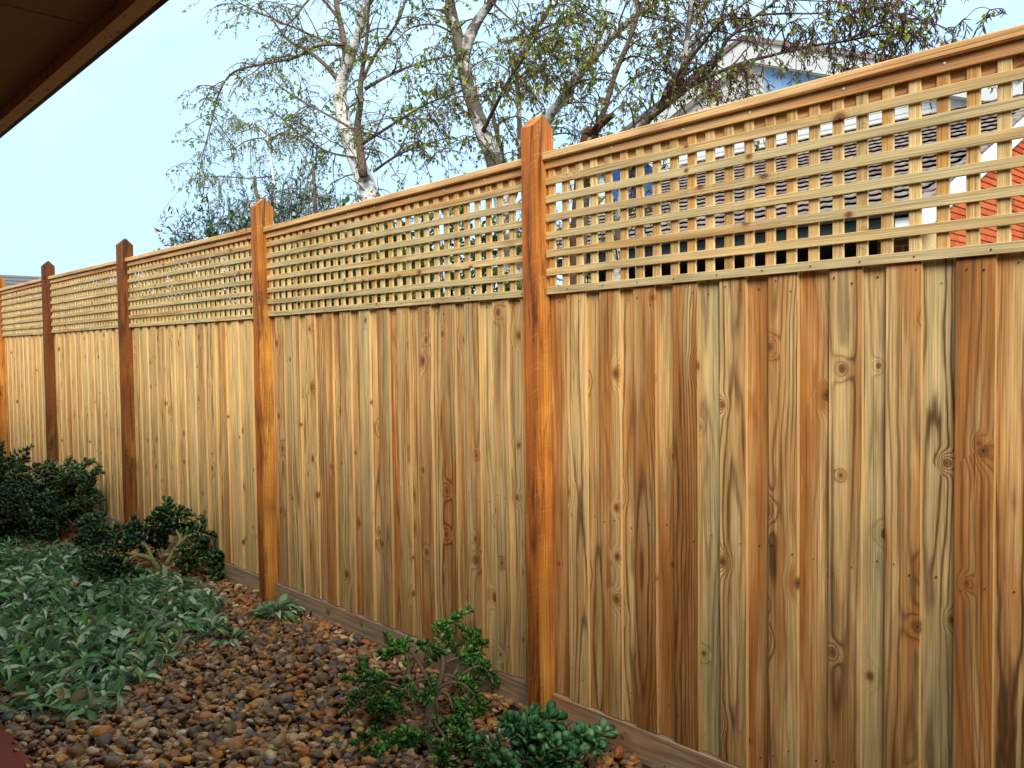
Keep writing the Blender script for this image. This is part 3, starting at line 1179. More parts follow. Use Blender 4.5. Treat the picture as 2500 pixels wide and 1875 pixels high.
# catkin: thin three-sided spindle hanging along +Y
CV = np.array([(0, 0, 0), (.07, .25, 0), (-.035, .25, .06), (-.035, .25, -.06), (.06, .75, .03), (-.03, .75, .08), (-.03, .75, -.03), (.05, 1, .04)])
CF = np.array([(0, 1, 2), (0, 2, 3), (0, 3, 1), (1, 4, 5), (1, 5, 2), (2, 5, 6), (2, 6, 3), (3, 6, 4), (3, 4, 1), (4, 7, 5), (5, 7, 6), (6, 7, 4)])
# narrow leaf (olive)
OV = np.array([(0, 0, 0), (.10, .35, .02), (.09, .7, .02), (0, 1, 0), (-.09, .7, .02), (-.10, .35, .02)])
OF = np.array([(0, 1, 5), (1, 2, 4), (1, 4, 5), (2, 3, 4)])


def frame_from(y, n):
    """columns: x, y (leaf direction), z (leaf face normal)"""
    y = np.asarray(y, float)
    y = y / (np.linalg.norm(y) + 1e-9)
    n = np.asarray(n, float)
    n = n - y * (n @ y)
    if np.linalg.norm(n) < 1e-4:
        n = np.cross(y, [1, .3, .2])
    n /= np.linalg.norm(n)
    return np.column_stack([np.cross(y, n), y, n])


def unit(v):
    return v / (np.linalg.norm(v) + 1e-9)


def spline(P, k=5):
    """Catmull-Rom through the points"""
    P = np.asarray(P, float)
    if len(P) < 3:
        return np.array([P[0] + (P[-1] - P[0]) * t for t in np.linspace(0, 1, k + 1)])
    Q = np.vstack([2 * P[0] - P[1], P, 2 * P[-1] - P[-2]])
    out = []
    for i in range(1, len(Q) - 2):
        a, b, c, d = Q[i - 1], Q[i], Q[i + 1], Q[i + 2]
        for t in np.linspace(0, 1, k, endpoint=False):
            out.append(.5 * ((2 * b) + (c - a) * t + (2 * a - 5 * b + 4 * c - d) * t * t + (3 * b - a - 3 * c + d) * t ** 3))
    out.append(P[-1])
    return np.array(out)


# ------------------------------------------------------------------ trees behind the fence
def limb(pix, Y0, Y1, w0, w1, k=5):
    """photo path of a limb, running from depth Y0 to Y1 behind the fence; widths in photo pixels"""
    n = len(pix)
    P = [on_y(px, py, Y0 + (Y1 - Y0) * i / (n - 1)) for i, (px, py) in enumerate(pix)]
    P = spline(P, k)
    r = np.array([(w0 + (w1 - w0) * t) * .5 * depth(p) / F_PX for t, p in zip(np.linspace(0, 1, len(P)), P)])
    return P, r


class Tree:
    def __init__(self, base, label, seed):
        self.rng = random.Random(seed)
        self.trunk, self.br, self.tw, self.lf, self.ck = MB(), MB(), MB(), MB(), MB()
        self.base, self.label = base, label
        self.limbs = []
        self.boughs = []
        self.LM, self.LT, self.CM, self.CT = [], [], [], []

    def stem(self, P, r, sides=12, trunk=True):
        if trunk:
            self.trunk.tube(P, r, sides, True, .10)
        else:
            b_ = MB()
            b_.tube(P, r, sides, True, .06)
            self.boughs.append((b_, tuple(P[0])))
        self.limbs.append((P, r))

    def hang(self, p, d, nl, nc, lsz, csz):
        rg = self.rng
        for _ in range(nl):
            y = unit(np.array([rg.gauss(0, .6), rg.gauss(0, .6), rg.gauss(-.6, .5)]))
            n = np.array([rg.gauss(0, 1), rg.gauss(0, 1), rg.gauss(.6, .6)])
            self.LM.append(frame_from(y, n) * lsz * rg.uniform(.55, 1.2))
            self.LT.append(p)
        for _ in range(nc):
            y = unit(np.array([rg.gauss(0, .45), rg.gauss(0, .45), rg.gauss(-.75, .35)]))
            self.CM.append(frame_from(y, (rg.gauss(0, 1), rg.gauss(0, 1), .2)) * csz * rg.uniform(.6, 1.3))
            self.CT.append(p)

    def twigs(self, every, length, sub, leafy, cats, droop, lsz=.034, csz=.04, lims=None, start=.15, upness=.35):
        """side shoots along all limbs, each carrying drooping twigs with leaves and catkins"""
        rg = self.rng
        for P, r in list(self.limbs if lims is None else lims):
            L = np.linalg.norm(np.diff(P, axis=0), axis=1)
            tot = L.sum()
            cum = np.concatenate([[0], np.cumsum(L)])
            n = int(tot / every * rg.uniform(.85, 1.15))
            for _ in range(n):
                t = tot * (start + (1 - start) * rg.random() ** .8)
                i = min(len(P) - 2, int(np.searchsorted(cum, t)) - 1)
                p = P[i] + (P[i + 1] - P[i]) * ((t - cum[i]) / (L[i] + 1e-9))
                d = unit(P[i + 1] - P[i])
                side = unit(np.cross(d, np.array([rg.gauss(0, 1), rg.gauss(0, 1), rg.gauss(0, 1)])))
                dirv = unit(d * .55 + side * .9 + np.array([0, 0, upness]))
                ln = length * rg.uniform(.45, 1.2)
                rad = min(r[i] * .6, .014 * ln + .003)
                Q = [p]
                nseg = 7
                v = dirv.copy()
                for s in range(nseg):
                    v = unit(v + np.array([rg.gauss(0, .16), rg.gauss(0, .16), rg.gauss(0, .12) - droop * (s / nseg)]))
                    Q.append(Q[-1] + v * ln / nseg)
                Q = np.array(Q)
                self.br.tube(Q, np.linspace(rad, .0024, len(Q)), 4, False)
                m_ = max(2, int(sub * rg.uniform(.6, 1.4)))
                for _k in range(m_):
                    s = rg.randint(1, nseg)
                    q = Q[s]
                    v = unit(np.array([rg.gauss(0, .8), rg.gauss(0, .8), rg.gauss(0, .45)]) + (Q[s] - Q[s - 1]) * 3)
                    tl = length * rg.uniform(.18, .5)
                    W = [q]
                    for e_ in range(5):
                        v = unit(v + np.array([rg.gauss(0, .22), rg.gauss(0, .22), rg.gauss(0, .15) - droop * .75]))
                        W.append(W[-1] + v * tl / 5)
                    W = np.array(W)
                    self.tw.tube(W, np.linspace(.0031, .0016, 6), 3, False)
                    for e_ in range(1, 6):
                        self.hang(W[e_], v, int(leafy + rg.random()), int(cats + rg.random()), lsz, csz)

    def finish(self, name, group, bark, leafmat_, catmat=None, cat='tree'):
        root = thing(name, self.base, self.label, cat, group)
        self.trunk.build('trunk', bark, root, self.base, True)
        if self.br.n:
            tag(self.br.build('shoots', M['bark'], root, self.base, True), kind='stuff')
        for b_, p_ in self.boughs:
            b_.build('bough', M['bark'], root, p_, True)
        if self.tw.n:
            tag(self.tw.build('twigs', M['twig'], root, self.base), kind='stuff')
        if self.LM:
            self.lf.instances(BV, BF, self.LM, self.LT)
            tag(self.lf.build('leaves', leafmat_, root, self.base, True), kind='stuff')
        if self.CM:
            self.ck.instances(CV, CF, self.CM, self.CT)
            tag(self.ck.build('catkins', catmat or M['catkin'], root, self.base, True), kind='stuff')
        return root


GRP = 'birch trees behind the fence'
# left birch, one white trunk with a brown side stem
YA = 2.6
base = on_y(1035, 1420, YA)
base[2] = 0
T = Tree(base, 'white birch leaning left with one straight trunk, left of the other birches', 3)
tr = np.vstack([[base], [on_y(*q, YA) for q in [(1003, 740), (955, 610), (906, 484), (880, 416), (852, 343), (832, 253), (834, 205), (846, 165), (866, 108), (887, 36), (898, -10), (915, -160), (905, -330)]]])
wpx = [60, 56, 52, 47, 42, 36, 33, 30, 26, 24, 20, 18, 12, 5]
wpx = np.interp(np.linspace(0, 13, 53), np.arange(14), wpx)
tr = spline(tr, 4)
rr = .5 * wpx * np.array([depth(p) for p in tr]) / F_PX
T.stem(tr, rr, 14)
A_ = [
    ([(888, 432), (877, 343), (873, 307), (880, 253), (881, 202), (888, 150), (896, 90), (900, 30), (910, -60)], -.13, -.2, 22, 4, False),
    ([(846, 150), (838, 90), (820, 0), (806, -120), (812, -260)], 0, .2, 18, 6, True),
    ([(832, 205), (794, 159), (750, 123), (700, 95), (660, 40)], 0, -.4, 13, 4, False),
    ([(884, 351), (930, 322), (981, 289), (1040, 255), (1101, 231)], -.1, -.5, 9, 3, False),
    ([(891, 217), (956, 181), (1030, 152), (1112, 134)], -.1, .6, 9, 4, False),
    ([(913, 418), (960, 385), (1010, 362), (1094, 336)], 0, -.6, 7, 3, False),
    ([(880, 205), (920, 127), (971, 54), (1000, -30)], -.1, .4, 9, 4, False),
    ([(846, 108), (775, 112), (721, 141), (649, 155), (569, 177), (533, 231), (519, 289), (504, 344), (490, 398), (486, 440)], 0, -.9, 8, 1.5, False),
    ([(866, 318), (790, 275), (710, 231), (655, 180)], -.1, -.5, 6, 2, False),
    ([(868, 385), (800, 370), (735, 330), (665, 270)], -.1, .5, 6, 2, False),
    ([(838, 60), (770, -10), (700, 60), (640, 20)], .1, -.7, 8, 2, False),
    ([(842, 120), (700, 60), (590, 10), (560, -20)], 0, -.5, 6, 1.5, False),
]
for pix, y0, y1, w0, w1, tk in A_:
    P, r = limb(pix, YA + y0 - .02, YA + y1 - .02, w0, w1)
    T.stem(P, r, 9, tk and w0 > 20)
T.twigs(.115, .55, 5, .7, 1.2, .34, .036, .040, start=.12)
low = [l for l in T.limbs if np.mean(l[0][:, 2]) < 4.7]
T.twigs(.20, .35, 3, 1.1, .1, .3, .042, lims=low[1:], start=.3)
T.finish('birch_tree', GRP, M['birch'], M['birchleaf'])

# middle birch with the forked trunk
YB = 2.3
base = on_y(1262, 1400, YB)
base[2] = 0
T = Tree(base, 'birch with thick trunk forking in two beside the orange post', 5)
tr = np.vstack([[base], [on_y(*q, YB) for q in [(1258, 740), (1240, 560), (1209, 401), (1184, 336), (1162, 275), (1141, 203), (1130, 140), (1117, 85), (1101, 22), (1094, -40), (1085, -200)]]])
wpx = [54, 50, 46, 43, 40, 37, 34, 35, 28, 25, 22, 9]
wpx = np.interp(np.linspace(0, 11, 45), np.arange(12), wpx)
tr = spline(tr, 4)
rr = .5 * wpx * np.array([depth(p) for p in tr]) / F_PX
T.stem(tr, rr, 14)
for pix, y0, y1, w0, w1, tk in [
    ([(1131, 135), (1151, 80), (1173, 40), (1202, 0), (1240, -80), (1262, -220)], 0, .2, 32, 12, True),
    ([(1232, 420), (1216, 340), (1204, 270), (1215, 200)], .3, .4, 16, 5, True),
    ([(1180, 318), (1209, 260), (1238, 203), (1271, 152), (1310, 90)], -.05, -.4, 11, 4, False),
    ([(1230, 540), (1268, 440), (1269, 362), (1267, 260), (1263, 166), (1296, 87), (1339, 22), (1352, -90)], .5, .6, 15, 8, True),
    ([(1200, 5), (1260, 60), (1320, 110), (1370, 130)], .1, -.5, 6, 2, False),
    ([(1120, 90), (1060, 60), (1000, 70), (960, 110)], 0, -.5, 6, 2, False),
    ([(1296, 87), (1350, 60), (1420, 60), (1480, 100)], .6, .1, 6, 2, False),
    ([(1145, 215), (1090, 240), (1040, 300), (1010, 350)], 0, -.4, 5, 1.5, False),
    ([(1263, 190), (1330, 160), (1390, 190)], .5, 0, 5, 1.5, False),
    ([(1240, -40), (1330, -20), (1400, 30), (1440, 110)], .2, -.2, 6, 2, False)]:
    P, r = limb(pix, YB + y0, YB + y1, w0, w1)
    T.stem(P, r, 9, tk)
T.twigs(.105, .50, 5, .75, 1.3, .40, .036, .042, start=.25)
T.twigs(.22, .35, 3, 1.2, .1, .3, .042, lims=[T.limbs[0], T.limbs[3]], start=.35)
T.finish('birch_tree', GRP, M['birch2'], M['birchleaf'])

# slanting birch, with dead stump
YC = 2.75
base = on_y(1280, 1350, YC)
base[2] = 0
T = Tree(base, 'slender birch slanting right behind the largest orange post', 8)
tr = np.vstack([[base], [on_y(*q, YC) for q in [(1290, 700), (1305, 400), (1339, 289), (1375, 242), (1412, 184), (1455, 134), (1502, 83), (1556, 36), (1607, 0), (1680, -70), (1730, -180)]]])
tr = spline(tr, 4)
rr = np.interp(np.linspace(0, 1, len(tr)), [0, .3, .6, 1], [18, 12, 9, 3]) * np.array([depth(p) for p in tr]) / F_PX
T.stem(tr, rr, 12)
for pix, y0, y1, w0, w1, tk in [
    ([(1440, 150), (1458, 100), (1473, 60), (1490, -20), (1500, -140)], 0, .3, 12, 5, True),
    ([(1502, 83), (1560, 110), (1620, 120), (1660, 150)], 0, -.5, 5, 2, False),
    ([(1380, 240), (1330, 180), (1300, 150), (1260, 160)], 0, -.4, 5, 2, False),
    ([(1556, 36), (1620, 50), (1700, 60)], 0, .4, 5, 2, False),
    ([(1473, 60), (1420, 20), (1380, -30)], .1, -.3, 6, 2, False)]:
    P, r = limb(pix, YC + y0, YC + y1, w0, w1)
    T.stem(P, r, 8, tk)
T.twigs(.088, .50, 5, .6, 1.6, .42, .034, .044, start=.32)
T.finish('birch_tree', GRP, M['birch'], M['birchleaf'])

# thin brown-stemmed birch
YD = 2.2
base = on_y(1405, 1350, YD)
base[2] = 0
T = Tree(base, 'thin brown birch sapling rising from behind the near capping rail', 9)
tr = np.vstack([[base], [on_y(*q, YD) for q in [(1425, 600), (1451, 340), (1477, 264), (1502, 181), (1535, 101), (1556, 36), (1552, -20), (1560, -160)]]])
tr = spline(tr, 4)
rr = np.interp(np.linspace(0, 1, len(tr)), [0, .3, .6, 1], [9, 7, 6, 2.5]) * np.array([depth(p) for p in tr]) / F_PX
T.stem(tr, rr, 10)
for pix, y0, y1, w0, w1 in [
    ([(1480, 262), (1540, 200), (1600, 170), (1640, 180)], 0, .5, 5, 2),
    ([(1535, 101), (1480, 60), (1440, 70)], 0, -.4, 4, 1.5),
    ([(1502, 181), (1460, 180), (1420, 230)], 0, .3, 4, 1.5)]:
    P, r = limb(pix, YD + y0, YD + y1, w0, w1)
    T.stem(P, r, 7, False)
T.twigs(.12, .42, 4, .8, 1.1, .42, .036, .042, start=.35)
T.finish('birch_tree', GRP, M['bark'], M['birchleaf'])

# dead stump in front of it
P, r = limb([(1385, 1300), (1400, 700), (1425, 360), (1455, 318), (1480, 292), (1497, 280)], 2.05, 2.0, 34, 13, 4)
P[0][2] = 0
mb = MB()
mb.tube(P, r, 10, True, .25)
st = thing('tree_stump', tuple(P[0]), 'dark broken dead trunk just above the near capping rail', 'stump')
mb.build('trunk', M['deadwood'], st, tuple(P[0]), False)
P2, r2 = limb([(1440, 335), (1452, 312), (1462, 300)], 2.05, 1.9, 16, 7, 3)
mb = MB()
mb.tube(P2, r2, 7, True, .2)
mb.build('broken_branch', M['deadwood'], st, tuple(P2[0]), False)

# right birch: several slanting stems, long boughs to the right
YR = 2.5
base = on_y(1480, 1330, YR)
base[2] = 0
T = Tree(base, 'many-stemmed birch with long catkin-hung boughs reaching right over the lattice', 12)
tr = np.vstack([[base], [on_y(*q, YR) for q in [(1505, 700), (1535, 400), (1574, 300), (1614, 258), (1658, 199), (1673, 137), (1680, 72), (1688, -10), (1690, -160)]]])
tr = spline(tr, 4)
rr = np.interp(np.linspace(0, 1, len(tr)), [0, .3, .6, 1], [20, 13, 9, 3]) * np.array([depth(p) for p in tr]) / F_PX
T.stem(tr, rr, 12)
for pix, y0, y1, w0, w1, tk in [
    ([(1614, 258), (1629, 217), (1683, 145), (1722, 98), (1755, 54), (1773, -5), (1800, -120)], 0, -.3, 13, 5, False),
    ([(1640, 232), (1694, 203), (1737, 170), (1773, 101), (1815, 65), (1850, 36), (1900, -5), (1960, -90)], 0, .3, 13, 5, False),
    ([(1585, 292), (1650, 240), (1700, 203), (1798, 159), (1888, 134), (1982, 112), (2062, 101), (2152, 83), (2200, 90)], 0, -.2, 13, 3, False),
    ([(2062, 101), (2105, 80), (2152, 54), (2206, 33), (2250, 47), (2315, 72), (2336, 101)], -.15, -.4, 8, 1.5, False),
    ([(1850, 36), (1917, 33), (1989, 33), (2044, 29), (2100, 45), (2140, 30)], .2, -.3, 6, 1.5, False),
    ([(1700, 203), (1730, 215), (1760, 245), (1800, 262)], -.05, -.4, 5, 2, False),
    ([(1755, 54), (1800, 20), (1860, -10), (1950, 0), (2060, 5), (2180, 10)], -.2, .3, 6, 1.5, False),
    ([(1680, 72), (1640, 40), (1600, 50), (1580, 90)], 0, -.4, 5, 2, False)]:
    P, r = limb(pix, YR + y0, YR + y1, w0, w1)
    T.stem(P, r, 8, tk)
T.twigs(.09, .44, 5, .55, 1.6, .42, .034, .044, start=.2)
T.twigs(.10, .30, 4, .3, 1.5, .40, .03, .044, lims=T.limbs[3:6], start=.25)
T.finish('birch_tree', GRP, M['birch2'], M['birchleaf'])

# far weeping birch
YF = 7.0
base = on_y(690, 900, YF)
base[2] = 0
T = Tree(base, 'small distant weeping birch with hanging pale green twigs above the olive bush', 15)
tr = np.vstack([[base], [on_y(*q, YF) for q in [(680, 560), (672, 480), (663, 400), (655, 345), (648, 310), (640, 295)]]])
tr = spline(tr, 4)
rr = np.linspace(9, 1.5, len(tr)) * np.array([depth(p) for p in tr]) / F_PX * .6
T.stem(tr, rr, 8)
for pix in [[(660, 362), (640, 338), (600, 345), (575, 360), (535, 370)], [(668, 430), (610, 435), (560, 432), (500, 432), (470, 450)], [(655, 345), (690, 325), (720, 350), (745, 390)],
            [(652, 330), (625, 310), (590, 320), (560, 290)], [(672, 470), (720, 460), (760, 470), (800, 500)], [(676, 520), (620, 490), (590, 500)], [(676, 500), (740, 520), (790, 540)]]:
    P, r = limb(pix, YF, YF + random.uniform(-.6, .6), 4, 1.2)
    T.stem(P, r, 5, False)
T.twigs(.20, .6, 8, 1.5, .25, .75, .042, .05, start=.25, upness=.1)
T.finish('birch_tree', GRP, M['birch'], M['farleaf'])


def bush(name, label, centre, rad, n, size, mat, tv, tf, seed, stems=7, group=None, flat=.5, sticks=None):
    """leafy shrub: stems from the base, leaves on shoots that fill an uneven ellipsoid"""
    rg = random.Random(seed)
    cx, cy, cz = centre
    root = thing(name, (cx, cy, 0), label, 'shrub', group)
    sm, lf = MB(), MB()
    Ms, Ts = [], []
    for k in range(stems):
        a = rg.uniform(0, 6.28)
        top = np.array([cx + rad[0] * .8 * rg.uniform(-1, 1), cy + rad[1] * .8 * rg.uniform(-1, 1), cz + rad[2] * rg.uniform(.1, .9)])
        P = spline([np.array([cx + rg.uniform(-.15, .15), cy + rg.uniform(-.1, .1), 0]), np.array([cx, cy, cz * .5]) * .5 + top * .5 - np.array([0, 0, top[2] * .2]), top], 5)
        sm.tube(P, np.linspace(.016, .004, len(P)), 6)
    nsh = n // 14
    for k in range(nsh):
        v = unit(np.array([rg.gauss(0, 1), rg.gauss(0, 1), rg.gauss(0, 1)]))
        q = rg.uniform(.35, 1.0) ** .6 * (1 + .25 * math.sin(v[0] * 7 + seed) * math.cos(v[2] * 5 + seed))
        p = np.array([cx, cy, cz]) + v * q * np.array(rad)
        d = unit(v + np.array([rg.gauss(0, .5), rg.gauss(0, .5), .5 + rg.gauss(0, .4)]))
        ln = size * rg.uniform(3, 6)
        sm.tube([p, p + d * ln], [.003, .0012], 3, False)
        for j in range(14):
            t = rg.random()
            y = unit(d * .7 + np.array([rg.gauss(0, .7), rg.gauss(0, .7), rg.gauss(0, .5)]))
            Ms.append(frame_from(y, (rg.gauss(0, .6), rg.gauss(0, .6), 1)) * size * rg.uniform(.6, 1.2))
            Ts.append(p + d * ln * t)
    sm.build('stems', M['bark'], root, (cx, cy, 0))
    lf.instances(tv, tf, Ms, Ts)
    tag(lf.build('leaves', mat, root, (cx, cy, 0), False), kind='stuff')
    if sticks:
        for P, r in sticks:
            b_ = MB()
            b_.tube(P, r, 7, True, .15)
            b_.build('cut_stem', M['bark'], root, tuple(P[0]))
    return root


c = on_y(690, 560, 1.7)
S1 = limb([(655, 650), (640, 520), (625, 470), (622, 430)], 1.9, 1.9, 14, 7, 3)
S2 = limb([(775, 660), (770, 520), (767, 460), (765, 400)], 1.9, 1.9, 11, 8, 3)
bush('olive_bush', 'dark grey-green olive bush rising behind the fence beside the second-nearest post', (c[0], c[1], c[2] - .25), (.62, .5, .62), 5200, .065, M['olive'], OV, OF, 31, sticks=[S1, S2])
c = on_y(545, 570, 1.6)
bush('olive_bush', 'pale grey olive sprays leaning left over the fence left of the second-nearest post', (c[0], c[1], c[2] - .12), (.42, .4, .24), 1900, .075, M['olive'], OV, OF, 37)
k = 0
for px, Yb, h, rx_, mat, lab in [
    (250, 1.9, 1.95, 1.0, 'shrubleaf', 'yellow-green garden shrub showing through the lattice left of the third-nearest post'),
    (420, 1.5, 2.0, .8, 'shrubleaf', 'yellow leafed shrub behind the lattice between second- and third-nearest posts'),
    (600, 1.3, 1.98, .7, 'darkshrub', 'green shrub behind the lattice just left of the second-nearest post'),
    (800, 1.25, 1.95, .75, 'darkshrub', 'dark green shrub behind the lattice left of the white birch trunk'),
    (1080, 1.4, 1.8, .75, 'darkshrub', 'green climber behind the lattice right of the white birch trunk'),
    (715, 1.7, 2.0, .7, 'darkshrub', 'dense dark shrub behind the lattice right of the second-nearest post'),
    (930, 1.75, 1.9, .6, 'darkshrub', 'dark shrub around the foot of the white birch trunk behind the lattice'),
    (120, 2.4, 2.05, 1.2, 'shrubleaf', 'pale shrub behind the farthest lattice panels')]:
    c = on_y(px, 760, Yb)
    bush('garden_shrub', lab, (c[0], c[1], h), (rx_, .45, .70), 6400, .055, M[mat], BV, BF, 50 + k, group='shrubs behind the lattice')
    k += 1

# ------------------------------------------------------------------ plants in the bed
MAT = np.array([on_z(*q, .06)[:2] for q in [(0, 1275), (60, 1300), (110, 1330), (200, 1335), (260, 1390), (420, 1420), (500, 1445), (545, 1480), (575, 1520), (560, 1545), (480, 1560), (410, 1610), (385, 1645), (300, 1690), (285, 1750), (190, 1780), (100, 1770), (45, 1745)]]
               + [(-4.3, -1.62), (-6.0, -1.63), (-9.5, -1.63), (-9.6, -.9)])


def inside(poly, x, y):
    n = len(poly)
    r_ = False
    j = n - 1
    for i in range(n):
        xi, yi = poly[i]
        xj, yj = poly[j]
        if (yi > y) != (yj > y) and x < (xj - xi) * (y - yi) / (yj - yi) + xi:
            r_ = not r_
        j = i
    return r_


def edge_dist(poly, x, y):
    p = np.array([x, y])
    a = poly
    b = np.roll(poly, -1, axis=0)
    ab = b - a
    t = np.clip(((p - a) * ab).sum(1) / (ab * ab).sum(1), 0, 1)
    return float(np.min(np.linalg.norm(a + ab * t[:, None] - p, axis=1)))


rg = random.Random(77)
Ms, Ts = [], []
x0, y0 = MAT.min(0)
x1, y1 = MAT.max(0)
# a creeping mat: rosettes of flopped leaves
tries = 0
nros = 0
while nros < 1900 and tries < 20000:
    tries += 1
    x, y = rg.uniform(x0, x1), rg.uniform(y0, y1)
    if x < -7 and rg.random() < .35:
        continue
    if not inside(MAT, x, y):
        continue
    ed = edge_dist(MAT, x, y)
    if ed < .05 and rg.random() < .5:
        continue
    hump = .035 + .10 * (.5 + .5 * math.sin(x * 5.1) * math.cos(y * 6.3 + 1)) * min(1, ed / .2)
    nros += 1
    flow = math.sin(x * 1.7) * 1.5 + y * 2.0
    nl = rg.randint(4, 8)
    for k in range(nl):
        a = flow + rg.gauss(0, 1.2) if rg.random() < .6 else rg.uniform(0, 6.28)
        tilt = rg.gauss(.18, .5)
        yv = np.array([math.cos(a) * math.cos(tilt), math.sin(a) * math.cos(tilt), math.sin(tilt)])
        nv_ = np.array([rg.gauss(0, .65), rg.gauss(0, .65), 1])
        Ms.append(frame_from(yv, nv_) * np.array([rg.uniform(.5, 1.1), 1, rg.uniform(.6, 1.9)])[None, :] * rg.uniform(.035, .11))
        Ts.append(np.array([x + rg.gauss(0, .03), y + rg.gauss(0, .03), GZ + hump * rg.uniform(.05, 1.0)]))
mb = MB()
mb.instances(LV, LF, Ms, Ts)
tag(mb.build('ground_cover', M['lamb'], None, (-5, -1, GZ), True), 'mat of silver-green woolly leaves sprawling over the left of the pebble bed', 'ground cover', kind='stuff')


def tuft(label, cx, cy, n, size, spread, seed, h=.05):
    rg_ = random.Random(seed)
    root = thing('woolly_plant', (cx, cy, GZ), label, 'plant', 'woolly leafed plants on the pebbles')
    me_ = [np_mesh('leaf', LV * np.array([1, 1, 1 + .5 * i]) * size, LF) for i in range(3)]
    for m__ in me_:
        m__.materials.append(M['lamb'])
    for k in range(n):
        a = rg_.uniform(0, 6.28)
        q = spread * math.sqrt(rg_.random())
        tl = rg_.gauss(.35, .3)
        yv = np.array([math.cos(a) * math.cos(tl), math.sin(a) * math.cos(tl), math.sin(tl)])
        B_ = frame_from(yv, (rg_.gauss(0, .3), rg_.gauss(0, .3), 1))
        o = bpy.data.objects.new('leaf', me_[k % 3])
        place(o, root, (cx + math.cos(a) * q * .6, cy + math.sin(a) * q * .5, GZ + .012 + h * rg_.random() * (1 - q / spread * .6)))
        o.rotation_euler = Matrix(B_.tolist()).to_euler()
        s_ = rg_.uniform(.6, 1.15)
        o.scale = (s_, s_, s_)


p = on_z(690, 1500, .06)
tuft('low tuft of woolly grey-green leaves against the plinth near the second-nearest post', p[0] + .0, -.16, 85, .085, .17, 5, .07)
p = on_z(560, 1545, .06)
tuft('flat woolly shoot on the pebbles at the right tip of the leafy mat', p[0] + .12, p[1] - .05, 16, .09, .10, 6, .02)


def succulent(name, label, base, branches, leaf, mat, stemmat, depthspread, seed, dens=1.0, whorl=4, tiplen=.10, smw=1.0, group=None, cap=300, flowers=None, off=2, wide=1.0, reach=.8):
    """branches: list of (3-D points, r0, r1); leaves in crowded pairs on the outer part of every branch"""
    rg_ = random.Random(seed)
    root = thing(name, base, label, 'plant', group)
    LM, LT = [], []
    extra = []
    for P, r0, r1, leafy in branches:
        if leafy:
            Q = spline(P, 5)
            for _ in range(off):
                i = rg_.randint(max(1, int(len(Q) * .5)), len(Q) - 2)
                d = unit(Q[i + 1] - Q[i - 1])
                v = unit(d * .7 + np.array([rg_.gauss(0, .7), rg_.gauss(0, .7), rg_.gauss(.15, .45)]))
                e_ = Q[i] + v * leafy * rg_.uniform(.6, 1.2) * reach
                e_[2] = max(e_[2], GZ + .03)
                e_[1] = min(e_[1], -.05)
                extra.append(([Q[i], (Q[i] + e_) / 2 + np.array([0, 0, .006]), e_], r1 * .9, r1 * .7, leafy * .6))
    for P, r0, r1, leafy in list(branches) + extra:
        P = spline(P, 5)
        b_ = MB()
        b_.tube(P, np.linspace(r0, r1, len(P)), 7, True, .12)
        b_.build('stem', stemmat, root, tuple(P[0]), True)
        L = np.linalg.norm(np.diff(P, axis=0), axis=1)
        tot = L.sum()
        cum = np.concatenate([[0], np.cumsum(L)])
        if not leafy:
            continue
        t = max(0, tot - leafy)
        ph = rg_.uniform(0, 6)
        while t <= tot + 1e-6:
            i = min(len(P) - 2, max(0, int(np.searchsorted(cum, t)) - 1))
            p = P[i] + (P[i + 1] - P[i]) * ((t - cum[i]) / (L[i] + 1e-9))
            d = unit(P[i + 1] - P[i])
            u_ = unit(np.cross(d, [.3, .2, 1]))
            v_ = np.cross(d, u_)
            ph += 1.57 + rg_.gauss(0, .2)
            tip = (t - (tot - leafy)) / (leafy + 1e-9)
            for h in range(whorl):
                a = ph + h * 2 * math.pi / whorl + rg_.gauss(0, .15)
                out = math.cos(a) * u_ + math.sin(a) * v_
                y = unit(out * (1.0 - .35 * tip) + d * (.35 + .55 * tip) + np.array([0, 0, .15]))
                s_ = leaf * rg_.uniform(.65, 1.15) * (1 - .25 * tip)
                LM.append(frame_from(y, d * 1.0 + np.array([0, 0, .35]) - out * .2) * s_)
                LT.append(p + out * r1)
            t += leaf * .36 / dens
    # the leaves nearest the camera are parts, the rest one mass
    order = np.argsort([np.linalg.norm(np.asarray(t_) - CAM) for t_ in LT])
    mes = []
    for i in range(3):
        me_ = np_mesh('leaf', JV * np.array([[.85, 1, .8], [1.05, 1, 1.1], [.95, 1.08, 1.5]][i]) * np.array([wide, 1, 1]), JF)
        me_.materials.append(mat)
        mes.append(me_)
    restM, restT = [], []
    for n_, i in enumerate(order):
        if n_ < cap:
            o = bpy.data.objects.new('leaf', mes[n_ % 3])
            place(o, root, LT[i])
            s_ = np.linalg.norm(LM[i][:, 0])
            o.rotation_euler = Matrix((LM[i] / s_).tolist()).to_euler()
            o.scale = (s_, s_, s_)
        else:
            restM.append(LM[i])
            restT.append(LT[i])
    if restM:
        b_ = MB()
        b_.instances(JV * np.array([wide, 1, 1]), JF, restM, restT)
        tag(b_.build('more_leaves', mat, root, base, True), kind='stuff')
    if flowers:
        b_ = MB()
        for fx in flowers:
            for k in range(14):
                q = np.array(fx) + np.array([rg_.gauss(0, .03), rg_.gauss(0, .03), rg_.gauss(0, .02)])
                b_.instances(BV, BF, [frame_from((rg_.gauss(0, 1), rg_.gauss(0, 1), rg_.gauss(0, 1)), (0, .3, 1)) * .014 for _ in range(5)], [q] * 5)
            b_.tube([np.array(fx) - [0, 0, .06], np.array(fx)], .002, 4, False)
        tag(b_.build('flowers', M['flower'], root, base), kind='stuff')
    return root, len(LT)


# --- the front jade plant, branch by branch
JB = np.array([-2.83, -.30, GZ])
VD = unit(np.array([_fwd[0], _fwd[1], 0]))       # horizontal viewing direction


